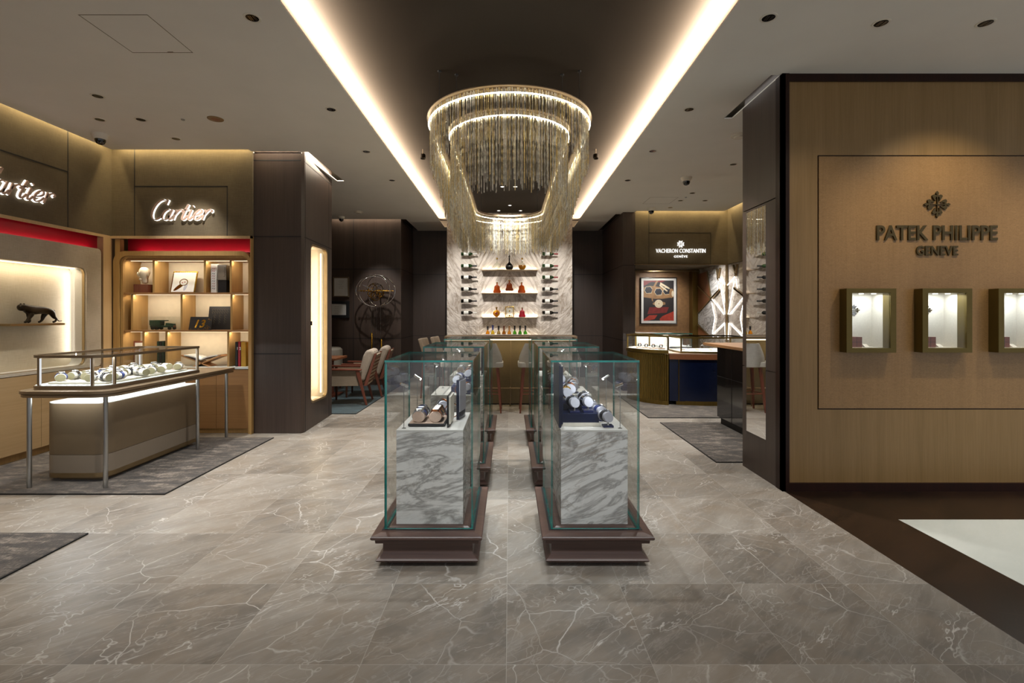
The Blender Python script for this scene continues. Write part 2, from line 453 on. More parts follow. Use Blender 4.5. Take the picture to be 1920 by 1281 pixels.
M_chain3 = plain('nickel chain', 'b9b0a2', 0.3, 0.8, var=0.3, scale=60)
M_bust = plain('plaster', 'e2d5bc', 0.7, var=0.04)
M_pbronze = plain('patinated bronze', '2e251a', 0.3, 0.7, var=0.3, scale=20)

# ------------------------------------------------------------------ mesh helpers
class MB:
    def __init__(self): self.bm = bmesh.new()
    def _tag(self, geom_faces, mi):
        for f in geom_faces: f.material_index = mi
    def box(self, x0, x1, y0, y1, z0, z1, mi=0):
        x0, x1 = min(x0, x1), max(x0, x1); y0, y1 = min(y0, y1), max(y0, y1); z0, z1 = min(z0, z1), max(z0, z1)
        v = [self.bm.verts.new(p) for p in ((x0,y0,z0),(x1,y0,z0),(x1,y1,z0),(x0,y1,z0),(x0,y0,z1),(x1,y0,z1),(x1,y1,z1),(x0,y1,z1))]
        fs = [self.bm.faces.new([v[i] for i in q]) for q in ((0,3,2,1),(4,5,6,7),(0,1,5,4),(1,2,6,5),(2,3,7,6),(3,0,4,7))]
        self._tag(fs, mi); return fs
    def pane(self, x0, x1, y0, y1, z0, z1, mi_edge=1):
        """glass pane: the faces that are not the big ones get the edge material"""
        d = [abs(x1-x0), abs(y1-y0), abs(z1-z0)]
        k = d.index(min(d))
        for f in self.box(x0, x1, y0, y1, z0, z1):
            f.normal_update()
            if abs(f.normal[k]) < 0.5: f.material_index = mi_edge
    def obox(self, c, size, rot=(0,0,0), mi=0):
        m = Matrix.Translation(c) @ (Matrix.Rotation(rot[2],4,'Z') @ Matrix.Rotation(rot[1],4,'Y') @ Matrix.Rotation(rot[0],4,'X'))
        a, b_, c_ = size[0]/2, size[1]/2, size[2]/2
        fs = self.box(-a, a, -b_, b_, -c_, c_, mi)
        vs_ = set(v for f in fs for v in f.verts)
        for v in vs_: v.co = m @ v.co
    def ring(self, pts): return [self.bm.verts.new(p) for p in pts]
    def skin(self, rings, close=True, mi=0, caps=True):
        n = len(rings[0])
        fs = []
        for a, b_ in zip(rings, rings[1:]):
            for i in range(n if close else n-1):
                j = (i+1) % n
                try: fs.append(self.bm.faces.new((a[i], a[j], b_[j], b_[i])))
                except ValueError: pass
        if caps and close:
            for r in (rings[0], rings[-1]):
                try: fs.append(self.bm.faces.new(r))
                except ValueError: pass
        self._tag(fs, mi)
        return fs
    def frame(self, d):
        d = Vector(d).normalized()
        u = Vector((0,0,1)).cross(d)
        if u.length < 1e-4: u = Vector((1,0,0))
        u.normalize(); return u, d.cross(u)
    def cyl(self, p0, p1, r0, r1=None, n=16, mi=0, caps=True):
        r1 = r0 if r1 is None else r1
        p0, p1 = Vector(p0), Vector(p1)
        u, v = self.frame(p1-p0)
        rs = [self.ring([p + (u*math.cos(2*PI*i/n) + v*math.sin(2*PI*i/n))*r for i in range(n)]) for p, r in ((p0,r0),(p1,r1))]
        self.skin(rs, mi=mi, caps=caps)
    def lathe(self, prof, c=(0,0,0), n=24, mi=0, axis='z', sy=1.0, caps=True):
        """prof: list of (radius, height)"""
        rs = []
        for r, h in prof:
            pts = []
            for i in range(n):
                a = 2*PI*i/n
                x, y, z = r*math.cos(a), r*math.sin(a)*sy, h
                if axis == 'x': x, y, z = z, x, y
                if axis == 'y': x, y, z = y, z, x
                pts.append((c[0]+x, c[1]+y, c[2]+z))
            rs.append(self.ring(pts))
        return self.skin(rs, mi=mi, caps=caps)
    def tube(self, pts, r, n=8, mi=0, closed=False):
        pts = [Vector(p) for p in pts]
        rs = []
        L = len(pts)
        pu = None
        for i, p in enumerate(pts):
            if closed: t = pts[(i+1) % L] - pts[i-1]
            else: t = pts[min(i+1, L-1)] - pts[max(i-1, 0)]
            t.normalize()
            if pu is None: u, v = self.frame(t)
            else:
                u = (pu - t*pu.dot(t)).normalized(); v = t.cross(u)
            pu = u
            rr = r[i] if isinstance(r, (list, tuple)) else r
            rs.append(self.ring([p + (u*math.cos(2*PI*k/n) + v*math.sin(2*PI*k/n))*rr for k in range(n)]))
        if closed: self.skin(rs + [rs[0]], mi=mi, caps=False)
        else: self.skin(rs, mi=mi)
    def torus(self, c, R_, r, nrm=(0,0,1), n=40, m=8, mi=0, sx=1, sy=1):
        u, v = self.frame(nrm)
        self.tube([Vector(c) + u*math.cos(2*PI*i/n)*R_*sx + v*math.sin(2*PI*i/n)*R_*sy for i in range(n)], r, m, mi, True)
    def sphere(self, c, r, mi=0, sc=(1,1,1), n=16):
        rs = []
        for j in range(1, n//2):
            t = PI*j/(n//2)
            rs.append(self.ring([(c[0]+r*sc[0]*math.sin(t)*math.cos(2*PI*i/n), c[1]+r*sc[1]*math.sin(t)*math.sin(2*PI*i/n), c[2]+r*sc[2]*math.cos(t)) for i in range(n)]))
        self.skin(rs, mi=mi)
    def prism(self, poly, z0, z1, mi=0, plane='xy', caps=True):
        """poly in plane; extruded along the third axis from z0 to z1"""
        def P(a, b_, c): return {'xy': (a, b_, c), 'xz': (a, c, b_), 'yz': (c, a, b_)}[plane]
        r0 = self.ring([P(a, b_, z0) for a, b_ in poly]); r1 = self.ring([P(a, b_, z1) for a, b_ in poly])
        self.skin([r0, r1], mi=mi, caps=caps)
    def rloft(self, x0, x1, y0, y1, steps, mi=0):
        rs = [self.ring([(x0+i, y0+i, z), (x1-i, y0+i, z), (x1-i, y1-i, z), (x0+i, y1-i, z)]) for i, z in steps]
        self.skin(rs, mi=mi)
    def holed(self, outer, inner, z0, z1, mi=0, plane='xy'):
        """plate with a hole; outer and inner have equal counts"""
        def P(a, b_, c): return {'xy': (a, b_, c), 'xz': (a, c, b_), 'yz': (c, a, b_)}[plane]
        o0 = self.ring([P(a, b_, z0) for a, b_ in outer]); o1 = self.ring([P(a, b_, z1) for a, b_ in outer])
        i0 = self.ring([P(a, b_, z0) for a, b_ in inner]); i1 = self.ring([P(a, b_, z1) for a, b_ in inner])
        self.skin([o0, o1, i1, i0, o0], mi=mi, caps=False)
    def build(self, name, mats, parent=None, world=True, smooth=None, bevel=0, loc=None):
        bm = self.bm
        bmesh.ops.remove_doubles(bm, verts=bm.verts, dist=1e-6)
        bmesh.ops.recalc_face_normals(bm, faces=bm.faces)
        off = Vector((0, 0, 0))
        if parent is not None and world: off = Vector(parent['_base'])
        elif parent is None and loc is None:
            xs = [v.co for v in bm.verts]
            mn = [min(p[k] for p in xs) for k in range(3)]; mx = [max(p[k] for p in xs) for k in range(3)]
            off = Vector(((mn[0]+mx[0])/2, (mn[1]+mx[1])/2, mn[2]))
        if off.length: bmesh.ops.translate(bm, verts=bm.verts, vec=-off)
        me = bpy.data.meshes.new(name)
        bm.to_mesh(me); bm.free()
        for m in (mats if isinstance(mats, (list, tuple)) else [mats]): me.materials.append(m)
        if smooth:
            me.polygons.foreach_set('use_smooth', [True]*len(me.polygons))
            me.set_sharp_from_angle(angle=R(smooth))
        o = bpy.data.objects.new(name, me)
        COL.objects.link(o)
        if parent is not None: o.parent = parent
        else: o.location = off if loc is None else loc
        if bevel:
            b = o.modifiers.new('bevel', 'BEVEL'); b.width = bevel; b.segments = 2; b.limit_method = 'ANGLE'
        return o

def thing(name, label, cat, loc=(0,0,0), rotz=0, group=None):
    if not name: raise ValueError
    o = bpy.data.objects.new(name, None); COL.objects.link(o)
    o.empty_display_size = 0.05
    o.location = loc; o.rotation_euler = (0, 0, rotz)
    o['_base'] = tuple(loc) if not rotz else (0, 0, 0)
    o['label'] = label; o['category'] = cat
    if group: o['group'] = group
    return o
def tag(o, label, cat, group=None, kind=None):
    o['label'] = label; o['category'] = cat
    if group: o['group'] = group
    if kind: o['kind'] = kind
    return o
def struct(o): o['kind'] = 'structure'; return o
def dup(root, loc, rot=None, label=None, group=None, scale=None):
    r = root.copy(); COL.objects.link(r); r.location = loc
    if rot is not None: r.rotation_euler = rot
    if label: r['label'] = label
    if group: r['group'] = group
    if scale: r.scale = scale
    for ch in list(root.children):
        c = ch.copy(); COL.objects.link(c); c.parent = r
        for g in list(ch.children):
            d = g.copy(); COL.objects.link(d); d.parent = c
    return r
def rrect(x0, x1, y0, y1, r, n=6):
    pts = []
    for cx, cy_, a0 in ((x1-r, y1-r, 0), (x0+r, y1-r, 90), (x0+r, y0+r, 180), (x1-r, y0+r, 270)):
        for i in range(n+1):
            a = R(a0 + 90*i/n); pts.append((cx + r*math.cos(a), cy_ + r*math.sin(a)))
    return pts
def text_mesh(s, size, depth, bold=0.0, spacing=1.0, width=None):
    cu = bpy.data.curves.new('t', 'FONT')
    cu.body = s; cu.size = size; cu.extrude = depth/2; cu.offset = bold; cu.align_x = 'CENTER'; cu.space_character = spacing
    cu.resolution_u = 3
    o = bpy.data.objects.new('t', cu); COL.objects.link(o)
    dg = bpy.context.evaluated_depsgraph_get()
    me = bpy.data.meshes.new_from_object(o.evaluated_get(dg))
    bpy.data.objects.remove(o)
    xs = [v.co.x for v in me.vertices]; w0 = max(xs) - min(xs)
    cx = (max(xs)+min(xs))/2
    k = (width / w0) if width else 1
    for v in me.vertices: v.co.x = (v.co.x - cx)*k
    return me
def put_mesh(me, name, mat, parent, loc, rot):
    me.materials.clear(); me.materials.append(mat)
    o = bpy.data.objects.new(name, me); COL.objects.link(o)
    if parent is not None:
        o.parent = parent; o.location = Vector(loc) - Vector(parent['_base'])
    else: o.location = loc
    o.rotation_euler = rot
    return o

# ================================================================== STRUCTURE
def slab_cells(mb, xs, ys, z0, z1, holes, mi=0):
    xs = sorted(set(xs)); ys = sorted(set(ys))
    for a, b_ in zip(xs, xs[1:]):
        for c, d in zip(ys, ys[1:]):
            mx, my = (a+b_)/2, (c+d)/2
            if any(h[0] < mx < h[1] and h[2] < my < h[3] for h in holes): continue
            mb.box(a, b_, c, d, z0, z1, mi)
m = MB(); m.box(-6, 2.19, -3, 12, -0.1, 0); m.box(2.19, 7, 3.9, 12, -0.1, 0)
struct(m.build('floor', M_floor, loc=(0,0,0)))
m = MB(); m.box(2.19, 7, 3.32, 3.9, -0.1, 0); m.box(2.19, 2.67, -3, 3.32, -0.1, 0)
struct(m.build('floor_dark_border', M_floord, loc=(0,0,0)))
m = MB(); m.box(2.67, 7, -3, 3.32, -0.1, 0)
struct(m.build('floor_white', M_floorw, loc=(0,0,0)))

HOLES = [(-1.41, 1.41, -1.5, 10.54),
         (-4.70, -3.03, 5.62, 5.74), (-4.72, -4.62, 2.0, 5.74), (-3.03, -2.47, 5.68, 5.75), (-2.47, -2.37, 5.70, 6.94),
         (-3.8, -2.19, 9.68, 9.80), (-2.19, -2.07, 9.68, 11.0), (2.34, 4.1, 8.92, 9.03), (3.97, 4.1, 6.2, 8.92), (2.02, 2.12, 9.2, 11.0),
         (2.10, 2.18, 3.88, 4.74)]
xs = [-6, 7]; ys = [-3, 12]
for h in HOLES: xs += h[:2]; ys += h[2:]
m = MB(); slab_cells(m, xs, ys, ZC, ZC+0.012, HOLES)
# thin lips around the recess
struct(m.build('ceiling', M_ceil, loc=(0,0,0)))
m = MB()
m.box(-6, -1.80, -3, 12, 3.5, 3.6); m.box(1.80, 7, -3, 12, 3.5, 3.6); m.box(-1.8, 1.8, 10.7, 12, 3.5, 3.6)
m.box(-1.80, -1.78, -1.6, 10.7, ZC+0.012, 3.52); m.box(1.78, 1.80, -1.6, 10.7, ZC+0.012, 3.52)
m.box(-1.8, 1.8, 10.68, 10.7, ZC+0.012, 3.52); m.box(-1.8, 1.8, -1.62, -1.6, ZC+0.012, 3.52); m.box(-1.8, 1.8, -3, -1.6, 3.5, 3.6)
struct(m.build('ceiling_upper', M_white, loc=(0,0,0)))
m = MB(); m.box(-1.80, 1.80, -1.6, 10.7, 3.5, 3.54)
struct(m.build('ceiling_recess', M_coffer, loc=(0,0,0)))

def panel_wall(name, mat, boxes, grooves=(), bevel=0):
    m = MB()
    for b_ in boxes: m.box(*b_)
    o = struct(m.build(name, mat, loc=(0,0,0), bevel=bevel))
    if grooves:
        g = MB()
        for b_ in grooves: g.box(*b_)
        t = g.build('panel_joint', M_blackm, None, loc=(0,0,0)); t.parent = o
    return o
e = 0.0015
# far walls
panel_wall('wall_back', M_dwood, [(-2.3, -1.28, 11, 11.1, 0, 3.5), (1.29, 2.3, 11, 11.1, 0, 3.5), (-1.28, 1.29, 11, 11.1, 0, 3.5)],
           [(-2.19, 2.12, 11-e, 11, 2.33, 2.342), (-2.19, 2.12, 11-e, 11, 0.94, 0.95)])
panel_wall('wall_back_left', M_dwood2, [(-5.0, -2.19, 9.78, 11.1, 0, 3.5)],
           [(-5, -2.19, 9.78-e, 9.78, 2.335, 2.347), (-5, -2.19, 9.78-e, 9.78, 0.935, 0.947), (-3.155, -3.145, 9.78-e, 9.78, 0, 3.5),
            (-2.19, -2.19+e, 9.78, 11, 2.335, 2.347), (-2.19, -2.19+e, 9.78, 11, 0.935, 0.947)])
panel_wall('wall_back_right', M_dwood, [(2.12, 2.34, 9.02, 11.1, 0, 3.5), (2.34, 2.75, 10.7, 11.1, 0, 3.5)],
           [(2.12-e, 2.12, 9.02, 11, 2.335, 2.347), (2.12-e, 2.12, 9.02, 11, 0.935, 0.947), (2.12, 2.34, 9.02-e, 9.02, 2.335, 2.347), (2.12, 2.34, 9.02-e, 9.02, .935, .947)])
panel_wall('wall_lounge_left', M_dwood, [(-5.1, -5.0, 6.9, 9.9, 0, 3.5), (-5.0, -4.75, 6.9, 7.0, 0, 3.5)])
# pillar left of the aisle
def pillar():
    m = MB()
    poly = [(-3.04, 5.75), (-2.475, 5.75), (-2.455, 5.80), (-2.515, 6.85), (-3.04, 6.85)]
    m.prism(poly, 0, 0.3); m.prism(poly, 2.30, 3.5)
    # around the lit window in the side face
    pa = (-2.455, 5.80); pb = (-2.515, 6.85)
    def P(y, inset=0.0): return pa[0] + (pb[0]-pa[0])*(y-pa[1])/(pb[1]-pa[1]) - inset
    yw0, yw1 = 6.0, 6.58
    m.prism([(-3.04, 5.75), (-2.475, 5.75), (-2.455, 5.80), (P(yw0), yw0), (-3.04, yw0)], 0.3, 2.30)
    m.prism([(-3.04, yw1), (P(yw1), yw1), (-2.515, 6.85), (-3.04, 6.85)], 0.3, 2.30)
    # corner fillets that round the opening
    for (yy, s) in ((yw0, 1), (yw1, -1)):
        for (zz, t) in ((0.3, 1), (2.30, -1)):
            r = 0.09
            pts = [(yy, zz)] + [(yy + s*(r - r*math.sin(R(a))), zz + t*(r - r*math.cos(R(a)))) for a in range(0, 91, 15)]
            m.prism(pts, -2.52, P(yy), plane='yz')
    o = struct(m.build('wall_pillar_left', M_dwood2, loc=(0,0,0)))
    g = MB()
    for z in (2.335, 0.94, 3.24):
        g.box(-3.04, -2.475, 5.75-e, 5.75, z, z+0.012)
    for z in (0.94, 3.24):
        pass
    for y in (5.82, 6.72):
        g.prism([(P(y)+e, y), (P(y+.008)+e, y+.008), (P(y+.008)-.01, y+.008), (P(y)-.01, y)], 0, ZC)
    g.prism([(P(5.8)+e, 5.8), (P(6.85)+e, 6.85), (P(6.85)-.01, 6.85), (P(5.8)-.01, 5.8)], 2.335, 2.347)
    g.prism([(P(5.8)+e, 5.8), (P(6.85)+e, 6.85), (P(6.85)-.01, 6.85), (P(5.8)-.01, 5.8)], 3.24, 3.252)
    g.build('panel_joint', M_blackm, None, loc=(0,0,0)).parent = o
    # interior of the window
    t = thing('display_window', 'tall rounded lit display window in the side of the dark pillar', 'display window', (-2.5, 6.29, 0.3))
    a = MB(); a.box(-2.86, -2.84, yw0, yw1, 0.3, 2.3); a.box(-2.86, P(yw1)-.03, yw1-.002, yw1, 0.3, 2.3); a.box(-2.86, P(yw1)-.03, yw0, yw0+.002, 0.3, 2.3)
    a.box(-2.86, P(yw1)-.03, yw0, yw1, 2.296, 2.3); a.box(-2.86, P(yw1)-.03, yw0, yw1, 0.3, 0.304)
    a.build('lining', M_cream, t)
    f = MB()
    out = rrect(yw0, yw1, 0.3, 2.3, 0.09); inn = rrect(yw0+.025, yw1-.025, 0.325, 2.275, 0.07)
    f.holed(out, inn, -2.515, -2.47, plane='yz')
    f.build('window_frame', M_champ, t, smooth=30)
    p = MB(); p.prism(inn, -2.50, -2.494, plane='yz'); p.build('window_glass', M_glass, t)
    l = MB(); l.box(-2.56, -2.545, yw1-.04, yw1-.02, 0.36, 2.24); l.build('light_strip', M_led, t)
    h = MB(); h.box(-2.468, -2.45, yw0+.002, yw0+.014, 1.28, 1.33); h.build('latch', M_blackm, t)
    strip('window_lamp', (-2.6, yw0+.05, 0.4), (-2.6, yw0+.05, 2.2), (-1, .6, 0), 9, NEUT, 0.03)
    strip('window_lamp', (-2.56, yw1-.06, 0.4), (-2.56, yw1-.06, 2.2), (-1, -.6, 0), 9, WARM, 0.03)
pillar()

# ---- left boutique walls
XL = -4.70
# frieze above (z 2.34 - ceiling) on both walls
panel_wall('wall_left_frieze', M_fab, [(XL-0.1, XL, 2.0, 5.74, 2.34, 3.5)],
           [(XL, XL+e, 5.145, 5.155, 2.34, 3.5), (XL, XL+e, 2.0, 5.15, 2.925, 2.937)])
panel_wall('wall_rear_frieze', M_fab, [(XL, -3.04, 5.72, 5.82, 2.34, 3.5)],
           [(-4.435, -4.427, 5.72-e, 5.72, 2.34, 3.5), (-3.34, -3.332, 5.72-e, 5.72, 2.34, 2.935), (-4.431, -3.336, 5.72-e, 5.72, 2.925, 2.935)])
panel_wall('wall_left', M_oak, [(-5.9, -5.7, -3, 7.0, 0, 3.5)])
panel_wall('wall_rear_left', M_oak, [(-5.0, -3.04, 6.15, 6.85, 0, 3.5)])
m = MB(); m.box(XL-0.02, XL+0.0, 2.0, 5.70, 2.31, 2.34); m.box(XL-0.30, XL, 5.60, 5.72, 0.0, 2.31); m.box(-4.70, -3.04, 5.70, 5.74, 2.31, 2.34)
struct(m.build('trim_1', M_oakp, loc=(0,0,0)))
m = MB(); m.box(-3.055, -3.04, 5.70, 5.80, 0, 2.34); m.box(-4.68, -4.62, 5.74, 5.80, 0, 2.31)
struct(m.build('trim_2', M_oak, loc=(0,0,0)))

# left wall: niche panel with rounded opening
t = thing('display_niche', 'lit rounded wall niche in linen panel under red band on left wall', 'display niche', (XL, 4.2, 0.86))
f = MB()
outer = rrect(2.0, 5.57, 0.822, 2.165, 0.045); inner = rrect(2.9, 5.38, 0.85, 1.93, 0.07)
f.holed(outer, inner, XL-0.02, XL, plane='yz'); f.build('niche_panel', M_fabl, t, smooth=30)
f = MB(); o2 = rrect(2.9, 5.38, 0.85, 1.93, 0.07); i2 = rrect(2.905, 5.375, 0.855, 1.925, 0.066)
f.holed(o2, i2, XL-0.05, XL-0.02, plane='yz', mi=1); f.holed(rrect(2.89, 5.39, 0.84, 1.94, 0.07), i2, XL-0.17, XL-0.05, plane='yz', mi=0)
f.build('niche_reveal', [M_creams, M_champ], t, smooth=30)
f = MB(); f.box(XL-0.19, XL-0.17, 2.8, 5.5, 0.8, 2.05); f.build('niche_back', M_fabc, t)
f = MB(); f.box(XL-.11, XL-0.09, 2.95, 5.33, 1.914, 1.922); f.build('light_strip', M_led, t)
strip('niche_lamp', (XL-0.08, 2.95, 1.905), (XL-0.08, 5.33, 1.905), (-0.5, 0, -1), 4.5, WARM, 0.02)
strip('niche_lamp', (XL-0.10, 5.36, 0.95), (XL-0.10, 5.36, 1.88), (-0.6, -1, 0), 1.8, NEUT, 0.02)
# red light bands
m = MB(); m.box(XL-0.09, XL-0.07, 2.0, 5.60, 2.12, 2.34)
tag(m.build('light_band', M_red), 'long red lacquer light band under the frieze of the left wall', 'light band')
strip('red_lamp', (XL-0.03, 2.1, 2.17), (XL-0.03, 5.5, 2.17), (-0.6, 0, 0.6), 1.2, (1, 0.5, 0.45), 0.015)
m = MB(); m.box(-4.62, -3.055, 5.86, 5.88, 2.168, 2.34)
tag(m.build('light_band', M_red), 'short red lacquer light band above the oak shelving unit', 'light band')
strip('red_lamp', (-4.5, 5.80, 2.17), (-3.1, 5.80, 2.17), (0, 0.6, 0.6), .9, (1, 0.5, 0.45), 0.015)
# cupboards under the niche: separate door panels
t = thing('base_cabinet', 'pale oak base cabinet under the lit niche on the left wall', 'cabinet', (XL, 4.0, 0))
for i, (a, b_) in enumerate(((2.0, 3.0), (3.0, 3.97), (3.97, 4.86), (4.86, 5.57))):
    f = MB(); f.box(XL-0.02, XL-0.001, a+.002, b_-.002, 0.08, 0.815); f.build('door', M_maple, t, bevel=0.001)
f = MB(); f.box(XL-0.3, XL-0.025, 2.0, 5.6, 0.06, 0.79); f.build('body', M_oak, t)
f = MB(); f.box(XL-0.3, XL-0.06, 2.0, 5.6, 0, 0.06); f.build('toe_kick', M_oak, t)
# panther shelf
t = thing('wall_shelf', 'small bronze ledge inside the lit niche under the panther', 'shelf', (XL-0.09, 4.87, 1.30))
f = MB(); f.box(XL-0.169, XL-0.02, 4.58, 5.14, 1.30, 1.322); f.build('ledge', M_champ, t, bevel=0.002)

# ---- oak shelving unit
SX0, SX1, SY, SYB = -4.59, -3.10, 5.74, 6.02
t = thing('shelving_unit', 'light oak shelving unit with rounded frame and lit compartments', 'shelving unit', (-3.85, SY, 0))
f = MB()
out = rrect(SX0-0.10, SX1+0.045, 0.0, 2.165, 0.10); inn = rrect(SX0, SX1, 0.0, 2.08, 0.07)
def arch(x0, x1, z1, r, n=8):
    pts = [(x1, 0.0)]
    pts += [(x1-r+r*math.cos(R(90*i/n)), z1-r+r*math.sin(R(90*i/n))) for i in range(n+1)]
    pts += [(x0+r-r*math.sin(R(90*i/n)), z1-r+r*math.cos(R(90*i/n))) for i in range(n+1)]
    pts += [(x0, 0.0)]
    return pts
def archplate(mb, A, B, y0, y1, mi=0):
    a0 = mb.ring([(x, y0, z) for x, z in A]); a1 = mb.ring([(x, y1, z) for x, z in A])
    b0 = mb.ring([(x, y0, z) for x, z in B]); b1 = mb.ring([(x, y1, z) for x, z in B])
    mb.skin([a0, a1, b1, b0, a0], close=False, mi=mi, caps=False)
archplate(f, arch(SX0-0.10, SX1+0.04, 2.165, 0.13), arch(SX0-0.03, SX1+0.01, 2.11, 0.09), 5.725, 5.80)
archplate(f, arch(SX0-0.06, SX1+0.03, 2.14, 0.12), arch(SX0, SX1, 2.085, 0.07), 5.745, 6.04)
f.build('frame', M_oak, t, smooth=30)
f = MB(); f.box(SX0, SX1, SYB, SYB+.02, 0.78, 2.08); f.build('back_panel', M_cream, t)
f = MB(); f.box(SX0, SX1, SY+.02, SYB, 2.06, 2.085); f.build('top_board', M_oakx, t)
for z in (1.655, 1.207): 
    f = MB(); f.box(SX0, SX1, SY+.02, SYB, z, z+0.02); f.build('shelf', M_oakx, t, bevel=.001)
def W2(px, d): return (px-955)*d/FPX
for zz, pxs in (((1.675, 2.06), (288, 384, 432.5)), ((1.227, 1.655), (247.5, 340.5, 434)), ((0.79, 1.207), (269, 312, 428))):
    for px in pxs:
        x = W2(px, SY+.04)
        f = MB(); f.box(x-.012, x+.012, SY+.04, SYB, zz[0], zz[1]); f.build('divider', M_oak, t)
f = MB(); f.box(SX0, SX1, SY, SYB, 0.765, 0.79); f.build('counter', M_topw, t, bevel=.002)
for a, b_ in ((-4.59, -4.09), (-4.09, -3.845), (-3.845, -3.48), (-3.48, -3.10)):
    f = MB(); f.box(a+.0015, b_-.0015, SY+.005, SY+.03, 0.06, 0.76); f.build('door', M_oakx, t)
f = MB(); f.box(SX0, SX1, SY+.03, SYB, 0.0, 0.76); f.build('base', M_oak, t)
for z in (2.058, 1.653, 1.205):
    f = MB(); f.box(SX0+.03, SX1-.03, SY+.085, SY+.095, z-.002, z); f.build('light_strip', M_led, t)
    strip('shelf_lamp', (SX0+.03, SY+.055, z-.008), (SX1-.03, SY+.055, z-.008), (0, 0.45, -1), 4.0, WARM, 0.012)

# ---- right boutique
panel_wall('wall_right_frieze', M_fab, [(2.34, 4.1, 9.02, 9.12, 2.36, 3.5), (4.07, 4.2, 6.0, 9.02, 2.36, 3.5)],
           [(2.60, 2.606, 9.02-e, 9.02, 2.36, 3.5), (3.75, 3.756, 9.02-e, 9.02, 2.36, 2.95), (2.6, 3.75, 9.02-e, 9.02, 2.94, 2.948),
            (2.34, 2.346, 9.02-e, 9.02, 0, 3.5)])
m = MB(); m.box(2.33, 4.07, 9.0, 9.03, 2.345, 2.36); struct(m.build('trim_3', M_champ, loc=(0,0,0)))
m = MB(); m.box(2.34, 4.12, 9.03, 10.7, 2.40, 2.42); struct(m.build('ceiling_niche', M_fab, loc=(0,0,0)))
m = MB(); m.box(2.34, 4.2, 10.70, 10.8, 0, 2.42)
M_lea = plain('quilted tan leather', '8a6640', 0.5, var=0.15, scale=18)
struct(m.build('wall_niche', M_lea, loc=(0,0,0)))
m = MB(); m.box(3.98, 4.13, 10.50, 10.7, 0, 2.40); struct(m.build('trim_4', M_brassd, loc=(0,0,0)))
m = MB(); m.box(2.72, 4.13, 10.47, 10.50, 2.355, 2.375); m.box(4.10, 4.13, 10.47, 10.50, 0, 2.37); m.box(2.72, 2.74, 10.47, 10.50, 0, 2.37)
struct(m.build('trim_5', M_champ, loc=(0,0,0)))
# geometric light wall on x = 4.1
XG = 4.10
struct((lambda m: (m.box(XG+.02, XG+.1, 6.0, 10.7, 0, 2.40), m.build('wall_right', M_marbw, loc=(0,0,0)))[1])(MB()))
def GP(px, py):
    d = XG*FPX/(px-955); return (d, H + (592-py)*d/FPX)
def Z6(x, y): return GP(1290 + x/8.54, 490 + y/8.54)
t = thing('wall_panel', 'marble wall panel inlaid with glowing star-like line lights', 'light panel', (XG, 9.1, 0.9))
YC = 9.12
def seg(mb, a, b_, wd, x0, x1, mi=0):
    a = Vector((a[0], a[1])); b_ = Vector((b_[0], b_[1])); dv = (b_-a).normalized(); nv = Vector((-dv.y, dv.x))*wd/2
    mb.prism([tuple(a+nv), tuple(b_+nv), tuple(b_-nv), tuple(a-nv)], x0, x1, mi, 'yz')
LINES = [((490,280),(610,385)), ((510,350),(600,850)), ((485,325),(470,470)), ((380,600),(575,850)), ((385,670),(430,900)), ((430,900),(390,1160)), ((400,1165),(580,990)), ((590,990),(600,1250))]
BR = [((310,160),(380,610)), ((145,380),(370,600)), ((150,850),(510,450)), ((145,1000),(345,1190)), ((465,120),(490,290)), ((520,110),(480,280)), ((380,600),(510,460))]
pts = []
for a, b_ in LINES:
    A, B = Z6(*a), Z6(*b_)
    for s in (1, -1):
        A2 = (YC + s*(A[0]-YC), A[1]); B2 = (YC + s*(B[0]-YC), B[1])
        f = MB(); seg(f, A2, B2, 0.014, XG-.004, XG+.004); f.build('light_line', M_ledw, t)
f = MB()
for a, b_ in BR:
    A, B = Z6(*a), Z6(*b_)
    for s in (1, -1):
        A2 = (YC + s*(A[0]-YC), A[1]); B2 = (YC + s*(B[0]-YC), B[1])
        if min(A2[0], B2[0]) < 6.1: continue
        seg(f, A2, B2, 0.03, XG-.02, XG+.01)
f.box(XG-.02, XG+.01, YC-.02, YC+.02, 0.9, 2.36); f.build('bronze_inlay', M_champ, t)
f = MB()
for poly in ([(145,215),(300,165),(355,600),(145,845)], [(150,1000),(320,1200),(150,1230)]):
    f.prism([Z6(*p) for p in poly], XG-.004, XG+.015, 0, 'yz')
f.build('leather_inlay', M_tan, t)
f = MB()
ps = [Z6(*p) for p in ((315,150),(455,120),(470,470),(385,600))]; f.prism(ps, XG-.004, XG+.015, 0, 'yz')
ps = [Z6(*p) for p in ((150,860),(365,630),(420,900),(385,1170),(345,1180),(150,985))]; f.prism(ps, XG-.004, XG+.015, 0, 'yz')
f.build('marble_inlay', M_marb2, t)

# ---- marble wall at the back
t = m = MB(); m.box(-1.277, 1.288, 9.9, 11.0, 0, 3.5)
struct(m.build('wall_marble', M_marbw, loc=(0,0,0)))

# ---- right-hand block with veneer front
XB = 2.18; YB = 3.87
BX1 = 7.0
m = MB(); m.box(XB+.02, BX1, YB+.16, 4.52, 0, 3.5); m.box(XB+.02, BX1, YB+.02, YB+.16, 0, 1.13); m.box(XB+.02, BX1, YB+.02, YB+.16, 1.6, 3.5)
BOXX = [2.64, 3.235, 3.83, 4.425, 5.02]
edges = [XB+.02] + sum([[x+.03, x+.36] for x in BOXX], []) + [BX1]
for i in range(0, len(edges), 2): m.box(edges[i], edges[i+1], YB+.02, YB+.16, 1.13, 1.6)
struct(m.build('wall_block_core', M_dwood, loc=(0,0,0)))
